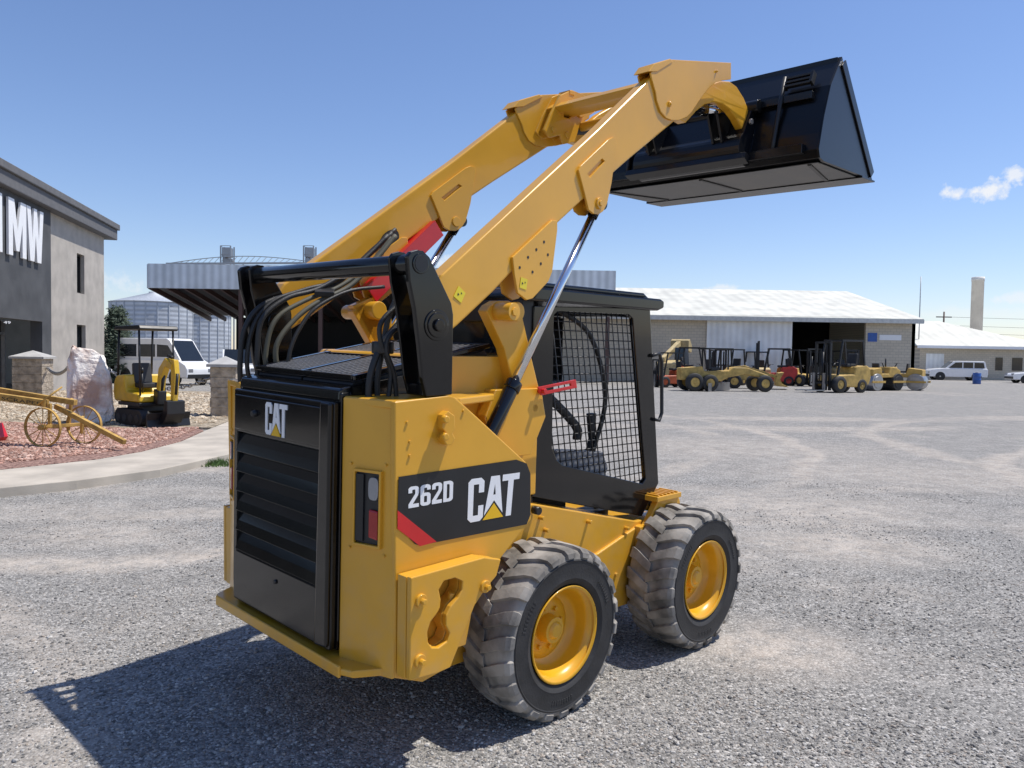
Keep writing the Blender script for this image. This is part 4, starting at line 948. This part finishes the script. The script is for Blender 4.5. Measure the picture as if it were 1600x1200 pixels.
# pole barn
YB=48.;xa=W(232,430,YB).x;xb=W(962,430,YB).x;zt0=W(300,413,YB).z;zb0=W(300,451,YB).z
t=thing('pole_barn','open sided metal barn with pale blue fascia behind the loader','barn',(xa,YB,0));wd=xb-xa
b=MB();b.box(0,wd,-.1,.0,zb0,zt0);b.build('fascia',fasc,t)
b=MB();b.prism([(0,zb0),(10,3.9),(10,4.5),(0,zt0-.03)],-.1,0,'x');b.build('end_fascia',fasc,t)
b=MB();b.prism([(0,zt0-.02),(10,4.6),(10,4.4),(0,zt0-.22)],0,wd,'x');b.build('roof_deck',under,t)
b=MB()
for k in range(27):b.beam((wd*k/26,.1,zb0+.1),(wd*k/26,9.9,4.1),.12,.3)
b.build('rafter',trim,t)
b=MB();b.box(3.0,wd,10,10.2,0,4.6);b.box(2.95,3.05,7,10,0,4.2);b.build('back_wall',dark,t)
for px in(375,500,660,800,950):
    x=W(px,500,YB).x-xa;b=MB();b.box(x-.12,x+.12,.05,.3,0,zb0+.3);b.build('post',trim,t)
for i,(px,c,lb) in enumerate(((430,dark,'dark covered crate stacked under the barn roof'),(540,gryp,'grey covered crate standing in the barn behind the loader hood'))):
    x=W(px,560,54).x;b=MB();b.M=Matrix.Translation((x,54,0));b.box(-1.6,1.6,-1,1,0,.2)
    b.prism([(-1.6,.2),(1.6,.2),(1.5,1.5),(.8,1.9),(-1.2,1.8),(-1.6,1.2)],-1,1);tag(b.build('covered_crate',c,None,.05),lb,'crate')
galv=corr('galvanised_silo',(.50,.53,.57),.5,'Z',.5,.1,dark=.7)
sroof=mat('silo_roof_metal',(.40,.43,.47),.6,.2)
for px,Yd,r,ze_,lb in((240,88,4.5,7.1,'corrugated grain silo seen left under the barn roof'),(305,92,4.0,6.0,'corrugated grain silo partly behind the barn corner')):
    t=thing('grain_silo',lb,'silo',(gx(px,Yd).x,Yd,0),0,'grain silos')
    b=MB();b.lathe([(r,0),(r,ze_)],n=48,axis='z');b.build('silo_wall',galv,t)
    b=MB();b.lathe([(r+.15,ze_-.05),(.5,ze_+1.1),(.5,ze_+1.25),(0,ze_+1.3)],n=48,axis='z');b.build('silo_roof',sroof,t)
    b=MB()
    for k in range(24):
        a=2*PI*k/24;b.box(r*math.cos(a)-.06,r*math.cos(a)+.06,r*math.sin(a)-.06,r*math.sin(a)+.06,0,ze_)
    b.build('stiffener',sroof,t)
for px,lb in((355,'steel elevator tower above the barn roof, left one'),(483,'steel elevator tower above the barn roof, right one')):
    Yd=110;x=gx(px,Yd).x;zt_=W(px,385,Yd).z
    t=thing('elevator_tower',lb,'tower',(x,Yd,0),0)
    b=MB()
    for sx in(-.7,.7):
        for sy in(-.7,.7):b.box(sx-.08,sx+.08,sy-.08,sy+.08,0,zt_)
    for k in range(9):
        z=zt_-k*1.2;b.beam((-.7,-.7,z),(.7,-.7,z-1.2),.07,.07);b.beam((-.7,-.7,z),(.7,-.7,z),.08,.08)
    b.build('lattice',steel,t);b=MB();b.box(-.6,.6,-.6,.6,zt_-1.6,zt_-.2);b.prism([(-.6,zt_-2.6),(.9,zt_-2.2),(.9,zt_-1.8),(-.6,zt_-1.6)],-.4,.4);b.build('head_box',steel,t,.1)
t=thing('conveyor_bridge','long lattice conveyor running over the silos behind the barn','conveyor',(0,109,0))
a=W(260,412,109);c=W(500,411,109)
b=MB();b.beam(a-Vector((0,109,0)),c-Vector((0,109,0)),.4,.25)
n=26
for k in range(n):
    u=k/n;p=a.lerp(c,u)-Vector((0,109,0));p2=a.lerp(c,(k+1)/n)-Vector((0,109,0));h0=math.sin(PI*u)*1.0;h1=math.sin(PI*(k+1)/n)*1.0
    b.beam(p+Vector((0,0,h0)),p2+Vector((0,0,h1)),.10,.10);b.beam(p,p2+Vector((0,0,h1)),.05,.05)
for u in(.15,.5,.85):
    p=a.lerp(c,u)-Vector((0,109,0));b.beam((p.x,p.y,0),p,.15,.15,(0,1,0))
b.build('conveyor',steel,t)
# office
A=W(163,575,38.);d=Vector((-.212,.977,0)).normalized();nn=Vector((d.y,-d.x,0)).normalized()
MO=Matrix(((-d.x,nn.x,0,A.x),(-d.y,nn.y,0,A.y),(0,0,1,0),(0,0,0,1)))
t=thing('office_building','two storey grey stucco office with large white MW letters on a dark wall','building',M=MO)
stucco=mat('grey_stucco',(.42,.385,.34),.95,var=.12,vs=1.5,bump=.5,bs=30,bd=.02)
dstuc=mat('dark_grey_panel',(.075,.078,.083),.8,var=.2,vs=1)
corn=mat('cornice_grey',(.13,.13,.135),.8)
def FO(px,py,y=0):p=LP(MO,px,py,1,y);return (p.x,p.z)
sd=FO(75,500)[0];zc=FO(163,372)[1];zc2=FO(163,347)[1]
holes=[]
for x0,x1,y0,y1 in((120,132,395,460),(120,134,507,560)):
    a=FO(x0,y0);c=FO(x1,y1);holes.append([(a[0],c[1]),(c[0],c[1]),(c[0],a[1]),(a[0],a[1])])
b=MB();b.prism([(0,0),(sd,0),(sd,zc+.3),(0,zc+.3)],-.3,0,'y',holes=holes);b.box(0,.3,-14,-.3,0,zc+.3);b.build('wall',stucco,t)
for h in holes:
    b=MB();b.prism(h,-.26,-.24);w_=b.build('window',glass,t)
    xs=[p[0] for p in h];zs=[p[1] for p in h];b=MB();b.prism([(min(xs),min(zs)),(max(xs),min(zs)),(max(xs),max(zs)),(min(xs),max(zs))],-.24,-.16,holes=[[(min(xs)+.08,min(zs)+.08),(max(xs)-.08,min(zs)+.08),(max(xs)-.08,max(zs)-.08),(min(xs)+.08,max(zs)-.08)]]);b.build('frame',sat,w_)
e0=FO(22,498,.12);e1=FO(66,500,.12);b=MB()
b.prism([(sd,0),(e1[0],0),(e1[0],e0[1]),(34,e0[1]),(34,zc+.3),(sd,zc+.3)],-.3,.12,'y')
dw=b.build('dark_wall',dstuc,t)
b=MB();b.box(e1[0],34,-1.3,-1.25,0,e0[1]);gw=b.build('entrance_glazing',glass,t)
b=MB()
for k in range(14):
    x=e1[0]+.1+k*1.5
    if x<34:b.box(x,x+.1,-1.24,-1.12,0,e0[1])
b.box(e1[0],34,-1.24,-1.13,2.2,2.3);b.build('glazing_frame',steel,gw)
b=MB();b.box(-.75,34,-14,.42,zc,zc+.50);b.box(-.85,34,-14,.52,zc+.50,zc2);b.build('cornice',corn,t,.03)
Mm=[(0,0),(0,1),(.15,1),(.24,.45),(.33,1),(.48,1),(.48,0),(.37,0),(.37,.6),(.28,.1),(.20,.1),(.11,.6),(.11,0)]
Ww=[(.50,1),(.61,1),(.66,.4),(.71,1),(.80,1),(.85,.4),(.90,1),(1,1),(.92,0),(.80,0),(.755,.5),(.71,0),(.59,0)]
q0=FO(10,404,.16);q1=FO(65,413,.16);q2=FO(66,333,.16)
q=[(q0[0],q1[1]),(q1[0],q1[1]),(q1[0],q2[1]),(q0[0],q2[1])]
for Lt in(Mm,Ww):
    b=MB();b.prism([bil(q,p) for p in Lt],.16,.24);b.build('wall_letter',whi,t)
a=FO(2,400,.16)[0];b=MB();b.prism([(a,q1[1]),(a+.4,q1[1]),(a+.4,q2[1]),(a,q2[1])],.16,.24);so2=b.build('sign_stroke',whi,t)
so2.location=MO.to_3x3().inverted()@Vector((0,0,0));so2.location.x+=.10
q=[FO(6,506,.13),FO(17,506,.13),FO(17,501,.13),FO(6,501,.13)]
text(t,'house_number','49',[q[0],q[1],(q[1][0],q[3][1]),q[3]],'y',.124,whi,.0)
# ================================================================= LEFT FOREGROUND THINGS
stone=mat('cut_stone_pillar',(.38,.32,.25),.95,var=.3,vs=6,bump=.8,bs=12,bd=.05);capm=mat('pillar_cap',(.42,.41,.39),.8)
def pillar(px,py,w,h,label):
    q=G(px,py);t=thing('stone_pillar',label,'pillar',(q.x,q.y,0),R(10),'stone pillars with chains')
    b=MB()
    for k in range(5):
        z=h*k/5;b.box(-w/2+random.uniform(-.01,.01),w/2,-w/2,w/2+random.uniform(-.01,.01),z+.008,z+h/5-.004)
    b.box(-w/2+.02,w/2-.02,-w/2+.02,w/2-.02,0,h);b.build('shaft',stone,t,.01)
    b=MB();a=w/2+.08;b.box(-a,a,-a,a,h,h+.07);b.add([(-a,-a,h+.07),(a,-a,h+.07),(a,a,h+.07),(-a,a,h+.07),(0,0,h+.28)],[(0,1,4),(1,2,4),(2,3,4),(3,0,4)]);b.build('cap',capm,t);return q
p1=pillar(52,622,.92,1.35,'stone pillar with pyramid cap beside the office entrance')
p2=pillar(352,652,.62,1.3,'stone pillar with pyramid cap directly left of the loader door')
def chain(a,c,sag,lb):
    b=MB();n=int((c-a).length/.13)
    for k in range(n):
        u=k/n;p=a.lerp(c,u)-Vector((0,0,sag*4*u*(1-u)));u2=(k+1)/n;p_=a.lerp(c,u2)-Vector((0,0,sag*4*u2*(1-u2)))
        dd=(p_-p);mid=(p+p_)/2;side=Vector((0,0,1)) if k%2 else dd.normalized().cross(Vector((0,0,1)))
        ring=[mid+dd.normalized()*(.09*math.cos(w))+side*(.045*math.sin(w)) for w in [2*PI*j/8 for j in range(8)]]
        b.tube(ring,.018,5,closed=True)
    tag(b.build('chain',steel),lb,'chain')
chain(Vector((p1.x+.5,p1.y,1.05)),G(112,640)+Vector((0,0,1.3)),.25,'heavy grey chain between the left pillar and the boulder')
chain(G(165,640)+Vector((0,0,1.2)),Vector((p2.x-.3,p2.y,1.05)),.45,'heavy grey chain sagging between the boulder and the right pillar')
# boulder
q=G(141,664);rock=mat('pale_marble_boulder',(.68,.48,.38),.9,var=.2,vs=1.6,bump=1,bs=6,c2=(.92,.88,.82),bd=.08,detail=10,lo=.40,hi=.54)
bm=bmesh.new();bmesh.ops.create_icosphere(bm,subdivisions=5,radius=1)
for v in bm.verts:
    c=v.co.copy()
    sq=Vector((math.copysign(abs(c.x)**.40,c.x),math.copysign(abs(c.y)**.45,c.y),math.copysign(abs(c.z)**.55,c.z)))
    nz=noise.fractal(c*1.3+Vector((3,1,7)),1,2,5)*.16+noise.noise(c*6)*.03
    v.co=Vector((sq.x*(.43-.07*c.z),sq.y*.30,sq.z*.86))*(1+nz)
    v.co.z+=.82-c.x*.20*max(c.z,0)
    v.co.x+=-.05*c.z
me=bpy.data.meshes.new('boulder');bm.to_mesh(me);bm.free();me.materials.append(rock)
o=bpy.data.objects.new('boulder',me);col.objects.link(o);o.location=(q.x,q.y,0);o.rotation_euler=(0,0,R(30));tag(o,'tall pale upright boulder between the left pillar and the mini excavator','boulder')
# mini excavator
q=G(232,666);t=thing('mini_excavator','small yellow and black mini excavator with black canopy on the rock bed','mini excavator',(q.x,q.y,.06),R(-38))
myel=mat('mini_yellow',(.70,.44,.02),.35,coat=.3)
def rr_(L_,h,n=8):
    P=[];r=h/2
    for k in range(n+1):a=-PI/2+PI*k/n;P.append((L_/2-r+r*math.cos(a),r+r*math.sin(a)))
    for k in range(n+1):a=PI/2+PI*k/n;P.append((-L_/2+r+r*math.cos(a),r+r*math.sin(a)))
    return P
for s in(-1,1):
    b=MB();b.prism(rr_(1.25,.34),s*.26,s*.46)
    for k in range(20):b.box(-.5+k*.05,-.48+k*.05,s*.255,s*.465,-.004,.35)
    b.build('track',rub,t,.01)
    b=MB()
    for k in range(4):b.cyl((-.42+k*.28,s*.4,.15),(-.42+k*.28,s*.475,.15),.09,.09,14)
    b.build('track_roller',sat,t)
b=MB();b.box(-.35,.35,-.3,.3,.3,.42);b.beam((.2,-.2,.3),(.85,-.25,.18),.06,.08);b.beam((.2,.2,.3),(.85,.25,.18),.06,.08);b.build('undercarriage',sat,t,.01)
b=MB();b.prism([(.84,.0),(.92,0),(.88,.15),(.92,.30),(.86,.30)],-.48,.48);b.build('dozer_blade',sat,t,.005)
b=MB();b.prism([(-.72,.5),(-.78,.7),(-.76,.88),(-.70,1.0),(-.60,1.07),(-.25,1.1),(-.2,.80),(-.14,.72),(.34,.7),(.40,.62),(.42,.5)],-.42,.42);b.build('house',myel,t,.07,seg=4)
b=MB();b.box(-.5,.46,-.44,.44,.42,.5);b.box(-.795,-.72,-.22,.22,.60,.85);b.build('house_base',sat,t,.02)
b=MB();b.box(-.25,.15,-.2,.2,.8,.92);b.prism([(-.32,.9),(-.2,.9),(-.28,1.35),(-.36,1.35)],-.2,.2);b.build('seat',seatm,t,.03)
b=MB()
for s in(-1,1):
    b.tube([(-.62,s*.38,1.0),(-.55,s*.38,2.1)],.025);b.tube([(.40,s*.38,.65),(.35,s*.38,2.1)],.022)
b.build('canopy_post',sat,t)
b=MB();b.prism([(-.70,2.08),(-.65,2.16),(.44,2.18),(.50,2.1),(.44,2.07)],-.44,.44);b.build('canopy',sat,t,.02)
for s in(-1,1):
    b=MB();b.cyl((.25,s*.25,.7),(.22,s*.25,1.15),.018);b.cyl((.22,s*.25,1.15),(.22,s*.25,1.25),.03);b.build('control_lever',sat,t)
b=MB();b.prism([(.40,.45),(.60,.45),(.62,.75),(.42,.8)],-.1,.1);b.build('swing_bracket',sat,t,.02)
def cx_(P):return [(.45+(x-.55)*.66,z) for x,z in P]
b=MB();b.prism(cx_([(.55,.6),(.70,.55),(.85,1.0),(1.15,1.30),(1.55,1.22),(1.6,1.34),(1.15,1.48),(.75,1.25)]),-.07,.07);b.build('boom',myel,t,.01)
b=MB();b.prism(cx_([(1.40,1.46),(1.68,1.44),(1.76,1.15),(1.62,.50),(1.48,.50),(1.50,1.15)]),-.055,.055);b.build('stick',myel,t,.01)
b=MB();b.prism(cx_([(1.50,.58),(1.68,.56),(1.68,.28),(1.45,.08),(1.15,.05),(1.05,.22),(1.25,.20),(1.40,.33)]),-.2,.2);b.build('bucket',sat,t,.01)
b=MB();b.cyl((.55,0,.72),(.68,0,1.12),.04);b.cyl((.86,0,1.52),(1.06,0,1.48),.035);b.cyl((1.24,0,1.15),(1.18,0,.7),.032);b.build('boom_cylinder',sat,t)
b=MB();b.cyl((.68,0,1.10),(.78,0,1.30),.018);b.build('cylinder_rod',chrome,t)
# antique road grader
oy=mat('old_yellow_paint',(.46,.28,.07),.7,var=.25,vs=8)
q=G(74,703);t=thing('antique_grader','antique yellow horse drawn road scraper with thin spoked iron wheels','antique scraper',(q.x,q.y,.06),R(-8))
def spw(x,y,r):
    b=MB();b.lathe([(r,-.025),(r,.025),(r-.018,.025),(r-.018,-.025),(r,-.025)],(x,y,r),32)
    for k in range(12):
        a=2*PI*k/12;b.cyl((x,y,r),(x+(r-.01)*math.cos(a),y,r+(r-.01)*math.sin(a)),.007,.007,5)
    b.cyl((x,y-.07,r),(x,y+.07,r),.045,.045,12);b.build('wheel',oy,t)
spw(.0,-.1,.33);spw(.30,.5,.33)
b=MB();b.beam((-1.9,0,.92),(.0,0,.72),.10,.12);b.beam((-1.2,.25,.92),(.45,.1,.74),.08,.09);b.beam((-.0,.2,.66),(1.55,-.2,.14),.07,.08);b.beam((.02,-.1,.34),(.3,.5,.34),.06,.06);b.beam((0.05,0,.34),(.05,0,.72),.05,.05,(0,1,0))
b.build('frame',oy,t,.006)
b=MB();b.beam((.15,.3,.25),(.3,.2,.8),.04,.04,(0,1,0));b.beam((.4,.3,.2),(.5,.2,.5),.04,.04,(0,1,0));b.cyl((-.1,-.1,.7),(.2,.1,1.0),.015);b.build('hitch_lever',oy,t)
b=MB();b.prism([(-1.9,.1),(-.95,.05),(-.9,.12),(-1.0,.35),(-1.9,.4)],-.2,.2);b.build('scraper_pan',red,t,.01)
text(t,'painted_word','SCRAPER',[(-.80,.762),(-.05,.683),(-.05,.742),(-.80,.821)],'y',-.052,sat,.0)
def conifer(q,h,r,label):
    t=thing('pine_tree',label,'tree',q)
    b=MB();b.cyl((0,0,0),(0,0,h*.95),.12,.02,8)
    n=80;br=[]
    for k in range(n):
        z=h*(.04+.90*k/n);a=k*2.4;l=r*(1-z/h)**.8*random.uniform(.7,1.05);b.cyl((0,0,z),(l*math.cos(a),l*math.sin(a),z-.1*l),.03,.008,4);br.append((z,a,l))
    b.build('trunk',trim,t)
    b=MB()
    for z,a,l in br:
        for j in range(110):
            u=random.random()**.6;c=Vector((l*u*math.cos(a),l*u*math.sin(a),z-.1*l*u))+Vector((random.gauss(0,.15),random.gauss(0,.15),random.gauss(0,.10)))
            dv=Vector((random.gauss(0,1),random.gauss(0,1),random.gauss(0,.6))).normalized();e=dv.orthogonal().normalized()*.035
            b.add([c-e,c+e,c+dv*.20],[(0,1,2)])
    b.build('crown',[needle],t,recalc=False)
needle=mat('blue_green_needles',(.04,.07,.04),.7,var=.5,vs=4,c2=(.12,.16,.11))
q=gx(183,39.5);conifer(q,W(184,476,39.5).z,1.5,'bluish pine tree at the corner of the office building')
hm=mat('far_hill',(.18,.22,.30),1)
b=MB();n=60
vs=[]
for k in range(n+1):
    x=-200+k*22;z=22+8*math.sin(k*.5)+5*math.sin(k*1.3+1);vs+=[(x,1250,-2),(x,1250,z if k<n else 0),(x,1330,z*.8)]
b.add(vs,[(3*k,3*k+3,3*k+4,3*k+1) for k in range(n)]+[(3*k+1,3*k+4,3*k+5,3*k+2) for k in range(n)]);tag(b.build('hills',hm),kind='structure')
# ================================================================= LIGHT
S=Vector((1.00,.24,2.18)).normalized()
sl_=bpy.data.lights.new('sun','SUN');sl_.energy=5.0;sl_.angle=R(.5);sl_.color=(1,.955,.885);so_=bpy.data.objects.new('sun',sl_);col.objects.link(so_)
so_.rotation_euler=S.to_track_quat('Z','Y').to_euler();so_.location=(5,0,10)
w=bpy.data.worlds.new('World');bpy.context.scene.world=w;w.use_nodes=True;nt=w.node_tree;N=nt.nodes;L=nt.links
bg=N['Background'];sk=N.new('ShaderNodeTexSky');sk.sky_type='NISHITA';sk.sun_disc=False;sk.sun_elevation=math.asin(S.z);sk.sun_rotation=math.atan2(S.x,S.y)
sk.air_density=1.1;sk.dust_density=.3;sk.ozone_density=2.5;sk.altitude=400
bg.inputs['Strength'].default_value=.133
tc=N.new('ShaderNodeTexCoord')
tint=N.new('ShaderNodeMix');tint.data_type='RGBA';tint.blend_type='MULTIPLY';tint.inputs[0].default_value=1;L.new(sk.outputs['Color'],tint.inputs[6]);tint.inputs[7].default_value=(1.02,.985,1.10,1)
hs_=N.new('ShaderNodeHueSaturation');hs_.inputs['Saturation'].default_value=1.06;L.new(tint.outputs[2],hs_.inputs['Color'])
cur=hs_.outputs['Color']
nz=N.new('ShaderNodeTexNoise');nz.inputs['Scale'].default_value=30;nz.inputs['Detail'].default_value=9;nz.inputs['Roughness'].default_value=.62;L.new(tc.outputs['Generated'],nz.inputs['Vector'])
def cloud(px,py,wx,wy,dens):
    global cur
    c=ray(px,py).normalized()
    s1=N.new('ShaderNodeVectorMath');s1.operation='SUBTRACT';L.new(tc.outputs['Generated'],s1.inputs[0]);s1.inputs[1].default_value=c
    s2=N.new('ShaderNodeVectorMath');s2.operation='MULTIPLY';L.new(s1.outputs[0],s2.inputs[0]);s2.inputs[1].default_value=(F/wx,F/wx,F/wy)
    s3=N.new('ShaderNodeVectorMath');s3.operation='LENGTH';L.new(s2.outputs[0],s3.inputs[0])
    a=N.new('ShaderNodeMath');a.operation='MULTIPLY_ADD';L.new(nz.outputs['Fac'],a.inputs[0]);a.inputs[1].default_value=-3.4;L.new(s3.outputs['Value'],a.inputs[2])
    m=N.new('ShaderNodeMapRange');L.new(a.outputs[0],m.inputs[0]);m.inputs[1].default_value=-.8;m.inputs[2].default_value=-1.3;m.inputs[3].default_value=0;m.inputs[4].default_value=dens
    x=N.new('ShaderNodeMix');x.data_type='RGBA';L.new(m.outputs[0],x.inputs[0]);L.new(cur,x.inputs[6]);x.inputs[7].default_value=(6.9,7.0,7.2,1);cur=x.outputs[2]
cloud(1545,294,58,18,.92);cloud(1586,274,26,14,.8);cloud(1115,452,32,9,.6);cloud(185,440,40,22,.45);cloud(690,410,30,14,.6);cloud(1585,465,30,12,.5);cloud(1500,490,120,12,.25)
L.new(cur,bg.inputs['Color'])
sc=bpy.context.scene;sc.view_settings.view_transform='Standard';sc.view_settings.look='None';sc.view_settings.exposure=0
